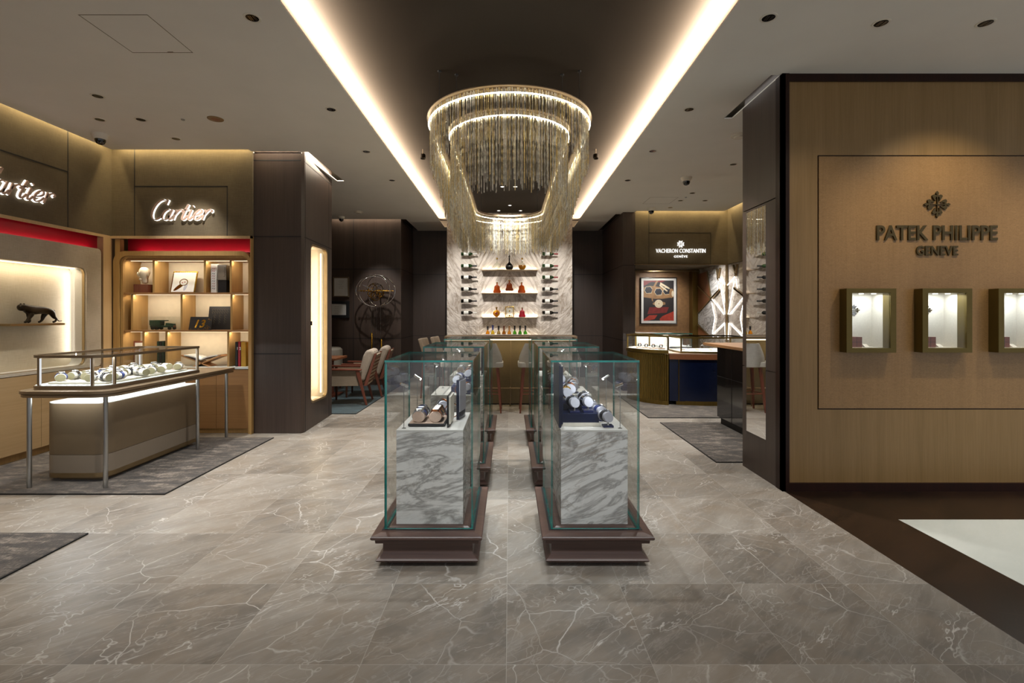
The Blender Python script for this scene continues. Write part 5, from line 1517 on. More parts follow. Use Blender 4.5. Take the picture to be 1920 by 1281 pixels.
for x in (-.6, .013, .62): f.cyl((x, 7.46, 0), (x, 7.46, .28), .009, n=10); f.cyl((x, 7.46, .28), (x, 7.6, .28), .007, n=8)
f.build('foot_rail', M_bronze, b, smooth=50)
# back counter in front of the marble wall
t = thing('back_counter', 'low back counter against the marble wall behind the bar', 'counter', (0, 9.6, 0))
f = MB(); f.box(-1.2, 1.2, 9.35, 9.895, .86, .90); f.build('counter_top', M_bronze, t, bevel=.003)
f = MB(); f.box(-1.18, 1.18, 9.40, 9.895, 0, .86); f.build('body', M_dwood, t)
M_shelfw = plain('bronze shelf', '83705a', .35, .5)
for i, z in enumerate((2.305, 1.835, 1.345)):
    t = thing('wall_shelf', '%s bronze bottle shelf on the marble wall' % ('top', 'middle', 'bottom')[i], 'shelf', (.005, 9.8, z), group='bottle shelves on the marble wall')
    f = MB(); f.box(-.56, .57, 9.70, 9.898, z, z+.022); f.build('board', M_shelfw, t, bevel=.002)
    f = MB(); f.box(-.55, .56, 9.875, 9.89, z+.022, z+.026); f.build('light_strip', M_led, t)
    strip('bottle_lamp', (-.55, 9.87, z+.03), (.56, 9.87, z+.03), (0, .25, 1), 2.2, WARM, .01)
strip('bottle_lamp', (-.6, 9.86, .905), (.6, 9.86, .905), (0, .2, 1), 4, WARM, .012)

def BX(px, d=9.78): return (px-955)*d/FPX
# wine bottles, one prototype per glass colour, lying along X with the neck to +X
def wine_proto(name_lbl, glassm, capm):
    t = thing('wine_bottle', name_lbl, 'bottle', (0, 0, 0), group='wine bottles on the marble wall')
    f = MB(); f.lathe([(.001, -.150), (.030, -.155), (.038, -.148), (.038, .025), (.034, .045), (.018, .065), (.0145, .080)], n=24, axis='x'); body_ = f.build('body', glassm, t, world=False, smooth=50)
    f = MB(); f.lathe([(.0385, -.10), (.0385, -.005)], n=24, axis='x', caps=False); f.build('label', M_paper, t, world=False, smooth=60).parent = body_
    f = MB(); f.lathe([(.0145, .080), (.0155, .082), (.0155, .150), (.017, .151), (.017, .163), (.001, .164)], n=18, axis='x'); f.build('capsule', capm, t, world=False, smooth=50)
    f = MB(); f.cyl((-.07, .03, -.01), (-.07, .12, -.01), .005, n=8); f.cyl((.04, .025, -.01), (.04, .12, -.01), .005, n=8); f.build('wall_peg', M_steel, t, world=False)
    return t
G1 = liquid('green glass', '1c3a18', .06, .3); G2 = liquid('dark glass', '0c0c0a', .06, .1); M_capr = plain('red capsule', '7a1414', .4)
ys_ = (476.3, 498.7, 520, 542.3, 564.6, 586.5)
nm6 = ('topmost', 'second from top', 'third from top', 'fourth from top', 'fifth from top', 'lowest')
wp = {}
for col, xpx in (('left', 879), ('right', 1031)):
    for i, y in enumerate(ys_):
        g = G1 if i < 2 or (col == 'right' and i == 2) else G2
        cp = M_capr if (col == 'right' and i < 3) else (M_paper if (i in (0, 5)) and col == 'left' else M_strapb)
        lb = '%s wine bottle lying in the %s column on the marble wall, %s' % ('green' if g is G1 else 'black', col, nm6[i])
        k = (g.name, cp.name); loc = (BX(xpx), 9.775, zf(y, 9.775))
        if k not in wp: wp[k] = wine_proto(lb, g, cp); wp[k].location = loc
        else: dup(wp[k], loc, label=lb)
# decanters
def decanter(kind, x, y, z, label, bodym, liqm, s=1.0):
    t = thing('decanter', label, 'bottle', (x, y, z), group='decanters on the wall shelves')
    P = {'round': ([(.03, 0), (.06, .01), (.078, .05), (.076, .085), (.05, .12), (.018, .14), (.014, .20), (.018, .205)], [(.001, .205), (.016, .207), (.02, .225), (.006, .245), (.001, .246)]),
         'tall': ([(.035, 0), (.072, .015), (.08, .055), (.07, .095), (.035, .13), (.016, .15), (.013, .21), (.018, .214)], [(.001, .214), (.012, .216), (.016, .235), (.006, .245), (.010, .25), (.022, .262), (.01, .275), (.012, .295), (.001, .30)]),
         'bell': ([(.066, 0), (.076, .01), (.078, .03), (.06, .065), (.055, .10), (.056, .12), (.04, .145), (.014, .155), (.013, .185), (.017, .19)], [(.001, .19), (.018, .194), (.02, .21), (.001, .216)])}[kind]
    sy = .45 if kind == 'bell' else .8
    f = MB(); f.lathe([(r*s, h*s) for r, h in P[0]], (0, 0, 0), 28, sy=sy, mi=0); f.build('body', bodym, t, world=False, smooth=60)
    if liqm:
        lv = [(r*.93*s, h*s+.003) for r, h in P[0] if h < .10]
        f = MB(); f.lathe(lv, (0, 0, 0), 24, sy=sy); f.build('liquid', liqm, t, world=False, smooth=60)
    f = MB(); f.lathe([(r*s, h*s) for r, h in P[1]], (0, 0, 0), 18); f.build('stopper', M_ygold if bodym is not G2 else G2, t, world=False, smooth=60)
    return t
L_amb = liquid('amber spirit', 'a8420e', .05, .25); L_gold = liquid('golden spirit', 'e08a10', .05, .3); L_red = liquid('red glass', 'a8182a', .08, .25); L_pale = liquid('pale tequila', 'c9a85a', .05, .6)
for i, (px, kind, bm_, lm, lb) in enumerate(((932, 'round', M_glassb, None, 'clear round decanter at left of the top shelf'), (955, 'tall', G2, None, 'black round decanter with tall stopper in the middle of the top shelf'), (979, 'round', M_glassb, L_gold, 'round decanter half full of golden spirit at right of the top shelf'))):
    decanter(kind, BX(px), 9.77, 2.328, lb, bm_, lm)
for px, dz, lb in ((932, 0, 'left'), (955, .045, 'middle, raised on a block,'), (978, 0, 'right')):
    decanter('bell', BX(px), 9.77, 1.858+dz, 'amber cognac decanter at the %s of the middle shelf' % lb if not dz else 'amber cognac decanter raised in the middle of the middle shelf', L_amb, None, 1.02)
t = thing('display_block', 'clear block under the middle cognac decanter', 'block', (BX(955), 9.77, 1.8575)); f = MB(); f.box(BX(955)-.04, BX(955)+.04, 9.74, 9.80, 1.8575, 1.9025); f.build('block', M_glass, t)
t = thing('decanter', 'flat sun-shaped golden decanter at left of the bottom shelf', 'bottle', (BX(931), 9.77, 1.368))
f = MB(); f.lathe([(.001, -.022), (.05, -.02), (.07, -.008), (.07, .008), (.05, .02), (.001, .022)], (BX(931), 9.77, 1.447), 28, axis='y'); f.box(BX(931)-.025, BX(931)+.025, 9.75, 9.79, 1.368, 1.382); f.build('body', L_gold, t, smooth=40)
f = MB()
for i in range(16):
    a = 2*PI*i/16; f.cyl((BX(931)+.03*math.cos(a), 9.745, 1.447+.03*math.sin(a)), (BX(931)+.075*math.cos(a), 9.755, 1.447+.075*math.sin(a)), .003, n=6)
f.cyl((BX(931), 9.742, 1.447), (BX(931), 9.75, 1.447), .022, n=18, mi=1); f.build('rays', [M_ygold, M_capr], t)
f = MB(); f.lathe([(.012, 0), (.012, .03), (.022, .033), (.020, .055), (.001, .06)], (BX(931), 9.77, 1.515), 16); f.build('stopper', M_ygold, t, smooth=50)
t = thing('mantel_clock', 'square gold framed clock in the middle of the bottom shelf', 'clock', (BX(955.5), 9.77, 1.368)); cxk, czk = BX(955.5), 1.368
f = MB(); f.holed([(cxk-.088, czk), (cxk+.088, czk), (cxk+.088, czk+.215), (cxk-.088, czk+.215)], [(cxk-.072, czk+.016), (cxk+.072, czk+.016), (cxk+.072, czk+.20), (cxk-.072, czk+.20)], 9.71, 9.83, plane='xz'); f.build('frame', M_ygold, t, bevel=.002)
f = MB(); f.cyl((cxk, 9.735, czk+.125), (cxk, 9.745, czk+.125), .058, n=32, mi=0)
for i in range(12):
    a = 2*PI*i/12; f.obox((cxk+.046*math.sin(a), 9.733, czk+.125+.046*math.cos(a)), (.008, .003, .014), (0, a, 0), 1)
f.cyl((cxk, 9.730, czk+.125), (cxk, 9.735, czk+.125), .016, n=20, mi=1); f.build('dial', [M_dialw, M_ygold], t)
f = MB(); 
for u in (-.04, .04): f.cyl((cxk+u, 9.75, czk+.016), (cxk+u, 9.75, czk+.05), .007, n=10)
f.cyl((cxk, 9.76, czk+.02), (cxk, 9.76, czk+.045), .02, n=16); f.build('balance', M_ygold, t)
decanter('bell', BX(979), 9.77, 1.368, 'rose red crystal decanter at right of the bottom shelf', L_red, None, .92)
# small bottles on the back counter
SB = [(914.5, 'amber', M_strapb, .26), (924, 'yellow', M_straps, .28), (935, 'pale', M_strapb, .265), (945, 'orange', M_walnut, .265), (955, 'gold', M_board, .265), (965, 'green', M_blackm, .27), (975, 'green', M_blackm, .27), (985, 'green', M_blackm, .27)]
LC = {'amber': L_gold, 'yellow': liquid('yellow spirit', 'd8b020', .05, .3), 'pale': L_pale, 'orange': liquid('orange spirit', 'b06a18', .05, .3), 'gold': L_gold, 'green': liquid('bright green glass', '4aa020', .05, .3)}
for i, (px, c_, cap, h_) in enumerate(SB):
    x = BX(px, 9.6); z = .9005
    t = thing('spirit_bottle', 'small %s bottle on the back counter, %s in the row of eight' % (c_, ('first', 'second', 'third', 'fourth', 'fifth', 'sixth', 'seventh', 'last')[i]), 'bottle', (x, 9.6, z), group='small bottles on the back counter')
    f = MB(); f.lathe([(.036, 0), (.038, .01), (.038, .15), (.03, .18), (.014, .20), (.013, .23)], (x, 9.6, z), 20); bo_ = f.build('body', LC[c_], t, smooth=50)
    f = MB(); f.lathe([(.0165, .215), (.0175, h_), (.0185, h_+.005), (.0185, h_+.03), (.001, h_+.032)], (x, 9.6, z), 16); f.build('cap', cap, t, smooth=50)
    f = MB(); f.lathe([(.0388, .05), (.0388, .13)], (x, 9.6, z), 20, caps=False); f.build('label', M_paper, t, smooth=60).parent = bo_
t = thing('glass_rack', 'thin wire glass rack on the bar top near its left end', 'rack', (-.62, 7.85, 1.0855))
f = MB()
for u in (-.05, .05): f.tube([(-.62+u*1.6, 7.85, 1.086), (-.62+u*1.4, 7.85, 1.20), (-.62+u, 7.85, 1.235), (-.62+u*.4, 7.85, 1.22)], .0018, 6)
f.cyl((-.68, 7.85, 1.225), (-.56, 7.85, 1.225), .0018, n=6); f.cyl((-.62, 7.85, 1.086), (-.62, 7.85, 1.25), .0018, n=6); f.build('wire', M_strapb, t)

# ------------------------------------------------------------------ bar stools (back towards the camera)
def make_stool(label, loc, rz, group='bar stools at the counter'):
    t = thing('bar_stool', label, 'bar stool', (0, 0, 0), group=group)
    # back: curved shell, narrow at the top
    f = MB(); rs = []
    for k in range(9):
        v = k/8; z = .66 + .34*v
        hw = .19 - .005*v - .085*max(0, (v-.35)/.65)**1.3
        if k == 0: hw -= .02
        dep = .05 + .02*v
        rg = []
        for j in range(11):
            u = -1 + 2*j/10; rg.append((u*hw, -.20 - .03*v + .10*u*u, z))
        rg += [(p[0]*.93, p[1]+.045, p[2]) for p in rg[::-1]]
        rs.append(f.ring(rg))
    f.skin(rs); f.build('backrest', M_uphg, t, world=False, smooth=50)
    f = MB(); f.prism(rrect(-.20, .20, -.18, .20, .07), .655, .73); f.build('seat', M_uphg, t, world=False, smooth=40, bevel=.012)
    for sx in (1, -1):
        for sy in (1, -1):
            f = MB(); rs = [f.ring([(sx*(.115+.055*(1-v)) + a*w_, sy*(.12+.05*(1-v)) + c_*w_, z) for a, c_ in ((-1,-1),(1,-1),(1,1),(-1,1))]) for v, z, w_ in ((1, .66, .021), (.5, .34, .018), (0, 0, .011))]
            f.skin(rs); f.build('leg', M_walnut, t, world=False, bevel=.003)
    f = MB()
    for a, c_ in (((-.15, -.15), (.15, -.15)), ((-.15, .15), (.15, .15)), ((-.15, -.15), (-.15, .15)), ((.15, -.15), (.15, .15))): f.cyl((*a, .27), (*c_, .27), .008, n=8)
    f.build('footrest', M_walnut, t, world=False)
    t.location = loc; t.rotation_euler = (0, 0, R(rz)); return t
s0 = make_stool('grey tweed bar stool left of the central aisle at the bar', (-.29, 7.10, 0), 0)
for (x, y, rz, lb) in ((.325, 7.10, 0, 'grey tweed bar stool right of the central aisle at the bar'), (-.80, 7.12, 0, 'grey tweed bar stool behind the left glass cases'), (.84, 7.12, 0, 'grey tweed bar stool behind the right glass cases')):
    dup(s0, (x, y, 0), (0, 0, R(rz)), lb)
# two lounge bar chairs left of the bar
def side_chair(label, loc, rz):
    t = thing('side_chair', label, 'chair', (0, 0, 0), group='side chairs left of the bar')
    f = MB(); f.prism([(-.17, .70), (-.10, .70), (-.20, 1.02), (-.27, 1.0)], -.18, .18, plane='xz'); f.build('backrest', M_uphl, t, world=False, bevel=.02)
    f = MB(); f.box(-.20, .22, -.22, .22, .62, .70); f.build('seat', M_uphl, t, world=False, bevel=.02)
    for sx in (1, -1):
        for sy in (1, -1):
            f = MB(); f.cyl((sx*.17, sy*.17, .62), (sx*.2, sy*.2, 0), .016, .011, 10); f.build('leg', M_walnut, t, world=False)
    t.location = loc; t.rotation_euler = (0, 0, R(rz)); return t
s1 = side_chair('taupe side chair left of the bar, further from the bar end', (-1.27, 8.35, 0), -8)
dup(s1, (-1.16, 8.95, 0), (0, 0, R(-8)), 'taupe side chair left of the bar, tucked behind its neighbour')

# ================================================================== LOUNGE
def armchair(label, loc, rz):
    """faces local -X"""
    t = thing('lounge_armchair', label, 'armchair', (0, 0, 0), group='walnut lounge armchairs')
    f = MB(); f.box(-.33, .20, -.235, .235, .30, .42); f.build('seat', M_uphl, t, world=False, bevel=.03)
    f = MB(); f.prism([(.13, .38), (.24, .36), (.40, .80), (.36, .86), (.27, .85), (.22, .76)], -.225, .225, plane='xz'); f.build('back_cushion', fabric('pale cushion', '9c8f80', 'b0a394') if 'pale cushion' not in MATS else MATS['pale cushion'], t, world=False, bevel=.035)
    f = MB(); f.prism([(.245, .30), (.285, .30), (.435, .78), (.40, .78)], -.24, .24, plane='xz')
    f.build('back_panel', M_uphl, t, world=False, bevel=.006)
    f = MB()
    for i in range(7):
        z = .36 + i*.06; x = .288 + (z-.30)*.31
        f.obox((x+.003, 0, z), (.006, .485, .012), (0, -.3, 0))
    f.build('lattice_straps', M_walnut, t, world=False)
    for sy in (1, -1):
        f = MB(); f.prism([(.27, 0), (.30, 0), (.17, .56), (.11, .56)], sy*.25, sy*.28, plane='xz'); f.build('leg', M_walnut, t, world=False, bevel=.005)
        f = MB(); f.prism([(-.31, 0), (-.285, 0), (-.27, .56), (-.32, .56)], sy*.25, sy*.28, plane='xz'); f.build('leg', M_strapw, t, world=False, bevel=.005)
        f = MB(); f.prism([(-.38, .545), (.20, .535), (.22, .56), (-.38, .575)], sy*.24, sy*.295, plane='xz'); f.build('armrest', M_walnut, t, world=False, bevel=.006)
        f = MB(); f.prism([(-.28, .30), (.2, .30), (.16, .53), (-.27, .54)], sy*.235, sy*.25, plane='xz'); f.build('side_panel', M_uphl, t, world=False)
        f = MB(); f.prism([(.24, .30), (.29, .30), (.44, .80), (.405, .80)], sy*.235, sy*.265, plane='xz'); f.build('back_post', M_walnut, t, world=False, bevel=.004)
    t.location = loc; t.rotation_euler = (0, 0, R(rz)); return t
a0 = armchair('walnut lounge armchair nearest the camera on the teal rug', (-2.52, 7.72, .0125), 6)
dup(a0, (-2.50, 8.50, .0125), (0, 0, R(8)), 'walnut lounge armchair behind the first one on the teal rug')
t = thing('lounge_chair', 'pale tufted tub chair at the edge of the pillar beyond the table', 'armchair', (-3.45, 9.05, .0125))
f = MB(); f.prism(rrect(-3.75, -3.15, 8.8, 9.35, .2), .3, .46); f.build('seat', M_uphl, t, smooth=40, bevel=.02)
f = MB(); f.lathe([(.27, .0), (.31, .02), (.31, .40), (.27, .44)], (-3.47, 9.12, .36), 24); f.build('back_shell', M_uphg, t, smooth=50, bevel=.01)
for sx, sy in ((-3.65, 8.9), (-3.25, 8.9), (-3.65, 9.3), (-3.25, 9.3)): f = MB(); f.cyl((sx, sy, .0125), (sx, sy, .3), .014, n=10); f.build('leg', M_walnut, t)
t = thing('coffee_table', 'small square wooden lounge table with tan top beside the armchairs', 'table', (-3.1, 8.45, .0125))
f = MB(); f.box(-3.5, -2.93, 8.15, 8.75, .64, .68); f.build('table_top', M_tan, t, bevel=.006)
f = MB(); f.box(-3.3, -3.1, 8.35, 8.55, .03, .64); f.build('pedestal', M_walnut, t)
f = MB(); f.box(-3.45, -2.98, 8.2, 8.7, .0125, .03); f.build('base', M_walnut, t)
# frames on the lounge wall
for (a, b_, c_, d_, fr, pr, lb) in ((625, 654.5, 520, 557, M_tbeige, M_paper, 'cream certificate in thin frame on the lounge wall, upper of two'), (608, 655, 565, 596, M_blackm, M_paper, 'small certificate in wide black frame on the lounge wall, lower of two')):
    x0, x1, z1, z0 = W2(a, 9.77), W2(b_, 9.77), zf(c_, 9.77), zf(d_, 9.77)
    t = thing('framed_certificate', lb, 'picture', ((x0+x1)/2, 9.77, z0))
    w_ = .02 if fr is M_tbeige else .055
    f = MB(); f.holed([(x0,z0),(x1,z0),(x1,z1),(x0,z1)], [(x0+w_,z0+w_),(x1-w_,z0+w_),(x1-w_,z1-w_),(x0+w_,z1-w_)], 9.745, 9.778, plane='xz'); f.build('frame', fr, t, bevel=.001)
    f = MB(); f.box(x0+w_, x1-w_, 9.765, 9.778, z0+w_, z1-w_); f.build('sheet', pr, t)
    f = MB()
    for i in range(5): f.box((x0+x1)/2-.05+.008*(i % 2), (x0+x1)/2+.05-.01*(i % 3), 9.7635, 9.765, z1-w_-.06-i*.035, z1-w_-.056-i*.035)
    f.build('print_lines', M_tbeige, t)
# kinetic clock
kx, ky, kz = W2(704, 9.45), 9.45, zf(545.5, 9.45)
t = thing('wall_clock', 'silver and brass skeleton ring clock with hanging weights on lounge wall', 'clock', (kx, ky+.3, kz))
f = MB(); f.torus((kx, ky, kz), .385, .010, (0, 1, .0), 64, 8, sx=1.0, sy=.80); f.build('outer_ring', M_chrome, t, smooth=60)
f = MB(); f.torus((kx+.04, ky+.05, kz), .30, .008, (.55, 1, .1), 56, 8); f.build('middle_ring', M_chrome, t, smooth=60)
f = MB(); f.torus((kx-.02, ky+.02, kz-.01), .30, .007, (-.5, 1, -.1), 56, 8); f.build('middle_ring', M_chrome, t, smooth=60)
f = MB(); f.cyl((kx-.35, ky, kz), (kx+.35, ky, kz), .006, n=8, mi=0)
for i in range(14): f.cyl((kx-.33+i*.05, ky, kz), (kx-.32+i*.05, ky, kz), .013+.006*(i % 3), n=12)
f.build('axle', M_gold, t)
for (ux, uz, r_) in ((0, .0, .15), (.05, .03, .10), (-.06, .05, .08), (.09, -.05, .07), (-.09, -.06, .06), (.0, -.10, .09)):
    f = MB(); f.torus((kx+ux, ky+.01, kz+uz), r_, .007, (0, 1, .05), 36, 6)
    for i in range(6):
        a = PI*i/3; f.cyl((kx+ux, ky+.01, kz+uz), (kx+ux+r_*math.cos(a), ky+.01, kz+uz+r_*math.sin(a)), .003, n=5)
    for i in range(int(r_*180)):
        a = 2*PI*i/int(r_*180); f.obox((kx+ux+(r_+.009)*math.cos(a), ky+.01, kz+uz+(r_+.009)*math.sin(a)), (.008, .006, .007), (0, -a, 0))
    f.build('gear', M_gold if r_ < .1 else M_chrome, t)
f = MB(); f.cyl((kx-.13, ky-.03, kz-.085), (kx+.11, ky-.03, kz+.12), .005, n=6); f.cyl((kx-.24, ky-.025, kz+.115), (kx+.02, ky-.025, kz-.02), .004, n=6); f.build('hands', M_blackm, t)
f = MB(); f.cyl((kx, ky, kz), (kx, 9.778, kz), .012, n=10); f.cyl((kx, 9.76, kz), (kx, 9.778, kz), .05, n=20); f.build('wall_mount', M_chrome, t)
for q in (-.08, -.03, .02, .10): f = MB(); f.cyl((kx+q, ky, kz-.3), (kx+q, ky, kz-1.15+.2*(q > 0)), .002, n=5); f.build('chain', M_steel, t)
for xx, za, zb in ((W2(697, 9.45), zf(624, 9.45), zf(668, 9.45)), (W2(715, 9.45), zf(636, 9.45), zf(668, 9.45))):
    f = MB(); f.lathe([(.001, zb), (.015, zb+.003), (.016, za-.01), (.004, za)], (xx, ky, 0), 18); f.build('weight', M_gold, t, smooth=50)

# ================================================================== RIGHT BOUTIQUE OBJECTS
# framed poster
PD = 10.66
def PXZ(u, v):   # zoomed poster crop 1281 px = 120 px
    px = 1190 + u/10.675; py = 505 + v/10.675
    return ((px-955)*PD/FPX, H + (592-py)*PD/FPX)
t = thing('framed_poster', 'large framed poster of a watch and red car interior on tan wall', 'poster', (PXZ(480, 600)[0], PD, PXZ(480, 1095)[1]))
def quad(u0, v0, u1, v1):
    a = PXZ(u0, v1); b_ = PXZ(u1, v0); return [(a[0], a[1]), (b_[0], a[1]), (b_[0], b_[1]), (a[0], b_[1])]
f = MB(); f.holed(quad(115, 165, 848, 1095), quad(133, 182, 832, 1080), PD, 10.698, plane='xz'); f.build('frame', M_black, t)
f = MB(); f.holed(quad(133, 182, 832, 1080), quad(180, 225, 788, 1032), PD+.012, 10.695, plane='xz'); mb_ = f.build('mat_border', M_paper, t)
cols = [plain('poster dark', '1d1718', .5), plain('poster red', '6e1c18', .5, var=.25), plain('poster wood', '8a6742', .5, var=.2), plain('poster cream', 'cdbfa2', .5), plain('poster orange red', 'a03322', .5, var=.2), plain('poster navy', '161a28', .5)]
f = MB(); jj = [0]
def pp(poly, mi):
    jj[0] += 1; k = .0002*jj[0]
    f.prism([PXZ(u, v) for u, v in poly], PD+.016-k, PD+.03, mi, 'xz')
def pe_(cu, cv, ru, rv, mi, n=24): pp([(cu+ru*math.cos(2*PI*i/n), cv+rv*math.sin(2*PI*i/n)) for i in range(n)], mi)
pp([(180,225),(788,225),(788,1032),(180,1032)], 0)
pp([(180,225),(640,225),(540,260),(330,255),(200,330),(180,330)], 1)
pp([(180,360),(300,330),(560,360),(700,420),(788,480),(788,560),(560,590),(400,590),(180,560)], 2)
for cu, cv in ((280, 420), (480, 455), (650, 440)):
    pp([(cu-85, cv), (cu-50, cv-72), (cu+40, cv-78), (cu+85, cv-20), (cu+60, cv+60), (cu-40, cv+68)], 3); pp([(cu-77, cv), (cu-46, cv-64), (cu+36, cv-70), (cu+76, cv-18), (cu+54, cv+52), (cu-36, cv+60)], 5)
    pe_(cu, cv, 34, 34, 0)
pp([(440,225),(480,225),(400,380),(370,520),(372,650),(345,620),(335,500),(360,370)], 2)
pp([(520,260),(700,370),(690,400),(510,300)], 3); pp([(510,300),(670,430),(650,450),(500,330)], 3)
pe_(742, 480, 46, 95, 2); pe_(765, 490, 23, 60, 3)
pp([(300,760),(690,760),(640,870),(260,900)], 1); pp([(180,1010),(300,920),(460,915),(400,1000),(240,1032),(180,1032)], 4); pp([(500,1000),(560,940),(788,840),(788,1032),(520,1032)], 4)
pp([(365,680),(410,650),(410,720),(370,705)], 2); pp([(560,650),(615,665),(620,705),(560,720)], 2)
pe_(485, 690, 82, 82, 3); pe_(485, 690, 70, 70, 3); pe_(488, 688, 10, 10, 2)
for i in range(12): a = PI*i/6; pe_(485+58*math.cos(a), 690+58*math.sin(a), 5, 5, 0, 8)
f.build('print', cols, t).parent = mb_

# left counter with fluted front
A0, A1 = Vector((1.99, 8.16)), Vector((2.47, 7.50))
def cpt(s_, off=0.0):
    mid = (A0+A1)/2 + Vector((-.06, -.09)); p = A0*(1-s_)**2 + (mid*2 - (A0+A1)/2)*2*s_*(1-s_) + A1*s_*s_
    tg = ((mid*2 - (A0+A1)/2 - A0)*2*(1-s_) + (A1 - (mid*2 - (A0+A1)/2))*2*s_).normalized()
    nv = Vector((tg.y, -tg.x)); 
    if nv.y > 0: nv = -nv
    return p + nv*off
def crv(off, n=40): return [tuple(cpt(i/n, off)) for i in range(n+1)]
def counter_poly(off): return crv(off) + [(2.47, 8.5), (2.2, 8.5)]
t = thing('curved_counter', 'curved counter with fluted brass front and glass top, left of the two', 'counter', (2.3, 8.0, .0125))
fl = []
for i in range(241):
    fl.append(tuple(cpt(i/240, .011*abs(math.sin(PI*i/240*24)))))
f = MB(); f.prism(fl + [(2.47, 8.5), (2.2, 8.5)], .07, .80); f.build('fluted_body', M_brassd, t, smooth=25)
f = MB(); f.prism(counter_poly(.012), .0125, .07); f.build('base_band', M_brassd, t, smooth=30)
f = MB(); f.prism(counter_poly(.022), .81, .86); f.build('top_band', M_brassd, t, smooth=30)
f = MB(); f.prism(counter_poly(.015), .86, .868); f.build('display_floor', M_creams, t)
f = MB(); f.holed(counter_poly(.022), counter_poly(-.004), 1.065, 1.088); f.build('top_rail', M_brassd, t, smooth=30)
for p in (cpt(.01), cpt(.99), Vector((2.455, 8.48)), Vector((2.215, 8.48))):
    f = MB(); f.box(p.x-.012, p.x+.012, p.y-.008, p.y+.008, .868, 1.065); f.build('post', M_brassd, t)
f = MB(); f.holed(counter_poly(.010), counter_poly(.004), .868, 1.065); f.build('glass_side', M_glass, t)
f = MB(); f.prism(counter_poly(.0), 1.07, 1.076); f.build('glass_top', M_glass, t)
strip('counter_lamp', (2.05, 8.1, 1.06), (2.42, 7.6, 1.06), (.4, .3, -1), 5, NEUT, .012)
for i in range(4):
    c = cpt(.2 + i*.2, -.12); f = MB(); f.rloft(c.x-.05, c.x+.05, c.y-.045, c.y+.045, [(0, .8685), (0, .885), (.004, .888)])
    o = f.build('display_tray', M_pinkb); tag(o, 'small blush tray in the fluted curved counter, %s from the left' % ('first', 'second', 'third', 'fourth')[i], 'tray', 'trays in the fluted counter')
    watch('watch on the blush tray in the fluted counter, %s from the left' % ('first', 'second', 'third', 'fourth')[i], TM(c.x, c.y, .888+.052, 30), *C_rose, 'watches in the fluted counter')
# navy counter
t = thing('navy_counter', 'navy counter with tan leather band and brass framed glass top', 'counter', (3.1, 7.9, .0125))
def npoly(off, x0=2.50, x1=3.75):
    pts = [(x0 + (x1-x0)*i/24, 7.50 + .10*math.sin(-PI*i/24) - off) for i in range(25)]
    return pts + [(x1, 8.2), (x0, 8.2)]
f = MB(); f.prism(npoly(-.05), .07, .72); f.build('body', M_navyp, t, smooth=30)
f = MB(); f.prism(npoly(-.03, 2.60), .0125, .075); f.build('base_band', M_brassd, t, smooth=30)
f = MB(); f.prism(npoly(-.03, 2.49), .72, .80); f.build('leather_band', M_tan, t, smooth=30)
f = MB(); f.box(2.625, 2.635, 7.50, 7.54, .07, .72); f.build('brass_strip', M_brassd, t)
f = MB(); f.prism(npoly(-.03, 2.49), .80, .815); f.build('counter_top', M_pinkb, t, smooth=30)
f = MB(); f.prism(npoly(-.03, 2.66), .8155, .84); f.build('case_base', M_brassd, t, smooth=30)
f = MB(); f.prism(npoly(-.04, 2.665), .84, .846); f.build('display_floor', M_creams, t)
f = MB(); f.holed(npoly(-.03, 2.66), npoly(-.055, 2.685), 1.045, 1.07); f.build('top_rail', M_brassd, t, smooth=30)
for x, y in ((2.67, 7.52), (3.74, 7.54), (2.67, 8.19), (3.74, 8.19)):
    f = MB(); f.box(x-.01, x+.01, y-.01, y+.01, .846, 1.045); f.build('post', M_brassd, t)
f = MB(); f.holed(npoly(-.035, 2.664, 3.746), npoly(-.041, 2.67, 3.74), .846, 1.045); f.build('glass_side', M_glass, t)
f = MB(); f.prism(npoly(-.05, 2.68), 1.052, 1.058); f.build('glass_top', M_glass, t)
strip('counter_lamp', (2.75, 7.52, 1.04), (3.7, 7.52, 1.04), (0, .5, -1), 7, NEUT, .012)
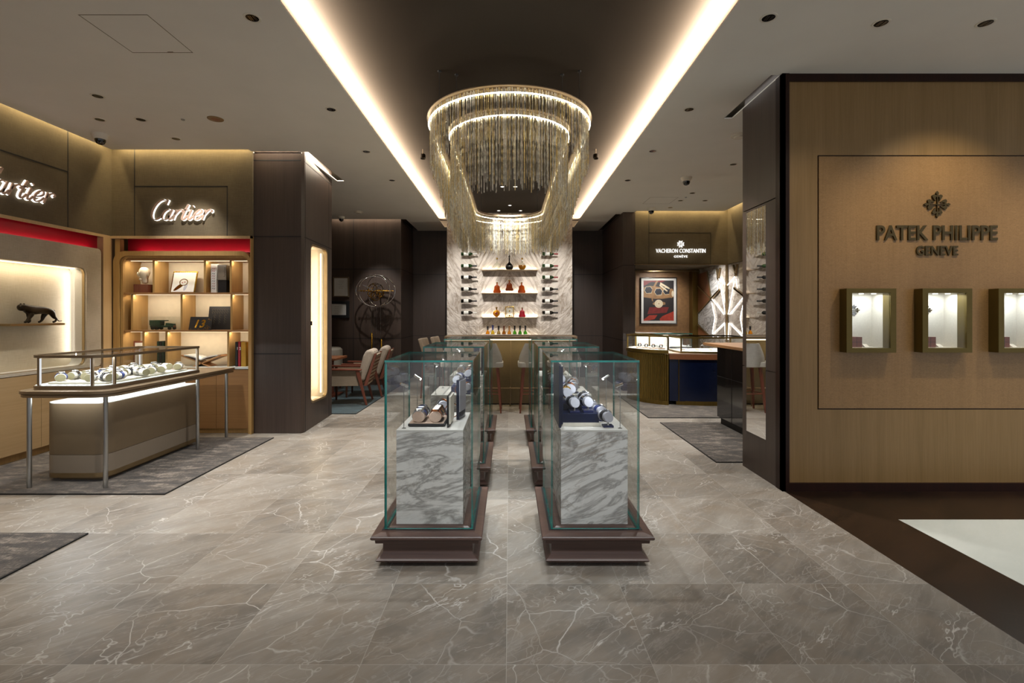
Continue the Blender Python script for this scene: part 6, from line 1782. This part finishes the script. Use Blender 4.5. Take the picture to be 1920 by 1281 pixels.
for i in range(4):
    x = 2.85 + i*.22; f = MB(); f.rloft(x-.08, x+.08, 7.62, 7.82, [(0, .8465), (0, .87), (.004, .874)])
    tag(f.build('display_tray', M_creams), 'cream tray in the navy counter, %s from the left' % ('first', 'second', 'third', 'fourth')[i], 'tray', 'trays in the navy counter')
    watch('watch on the cream tray in the navy counter, %s from the left' % ('first', 'second', 'third', 'fourth')[i], TM(x, 7.7, .874+.052, -20), *(C_blk, C_steel, C_gold, C_blue)[i], 'watches in the navy counter')
# glass vitrine and documents behind the counters
t = thing('rear_vitrine', 'white lit glass topped vitrine behind the two curved counters', 'showcase', (2.95, 9.3, 0))
f = MB(); f.box(2.45, 3.45, 9.15, 9.6, 0, .80); f.build('body', M_navyp, t)
f = MB(); f.box(2.45, 3.45, 9.15, 9.6, .80, .82); f.build('display_floor', M_topw, t)
f = MB()
for b_ in ((2.45, 3.45, 9.15, 9.156), (2.45, 2.456, 9.156, 9.6), (3.444, 3.45, 9.156, 9.6), (2.456, 3.444, 9.594, 9.6)): f.pane(*b_, .82, 1.05)
f.pane(2.44, 3.46, 9.14, 9.61, 1.05, 1.062); f.build('glass_hood', [M_glass, M_tealedge], t)
f = MB(); f.box(2.50, 3.4, 9.50, 9.54, .821, 1.02); f.build('back_board', M_topw, t)
strip('vitrine_lamp', (2.5, 9.2, 1.045), (3.4, 9.2, 1.045), (0, .6, -1), 9, NEUT, .015)
t = thing('card_easel', 'white double card easel between the two curved counters', 'card stand', (2.60, 7.95, .8155))
f = MB()
for x in (2.545, 2.60): f.obox((x, 7.9, .93), (.05, .004, .22), (-.25, .35, 0))
f.build('card', M_paper, t)
f = MB(); f.box(2.51, 2.645, 7.86, 7.98, .8155, .822); f.build('base', M_topw, t)
# tall dark table
t = thing('high_table', 'tall glossy black table with light wood top beside the dark block', 'table', (3.1, 5.6, .0125))
f = MB(); f.box(2.625, 3.5, 5.0, 6.56, 1.0, 1.035); f.build('table_top', M_board, t, bevel=.003)
f = MB(); f.box(2.69, 3.45, 5.05, 6.26, .10, 1.0); f.build('body', M_black, t)
f = MB(); f.box(2.72, 3.42, 5.08, 6.22, .0125, .10); f.build('toe_kick', M_blackm, t)
f = MB()
for y in (5.45, 5.85): f.box(2.687, 2.690, y, y+.004, .10, 1.0)
f.box(2.687, 2.690, 5.05, 6.26, .62, .624); f.build('panel_joint', M_blackm, t)
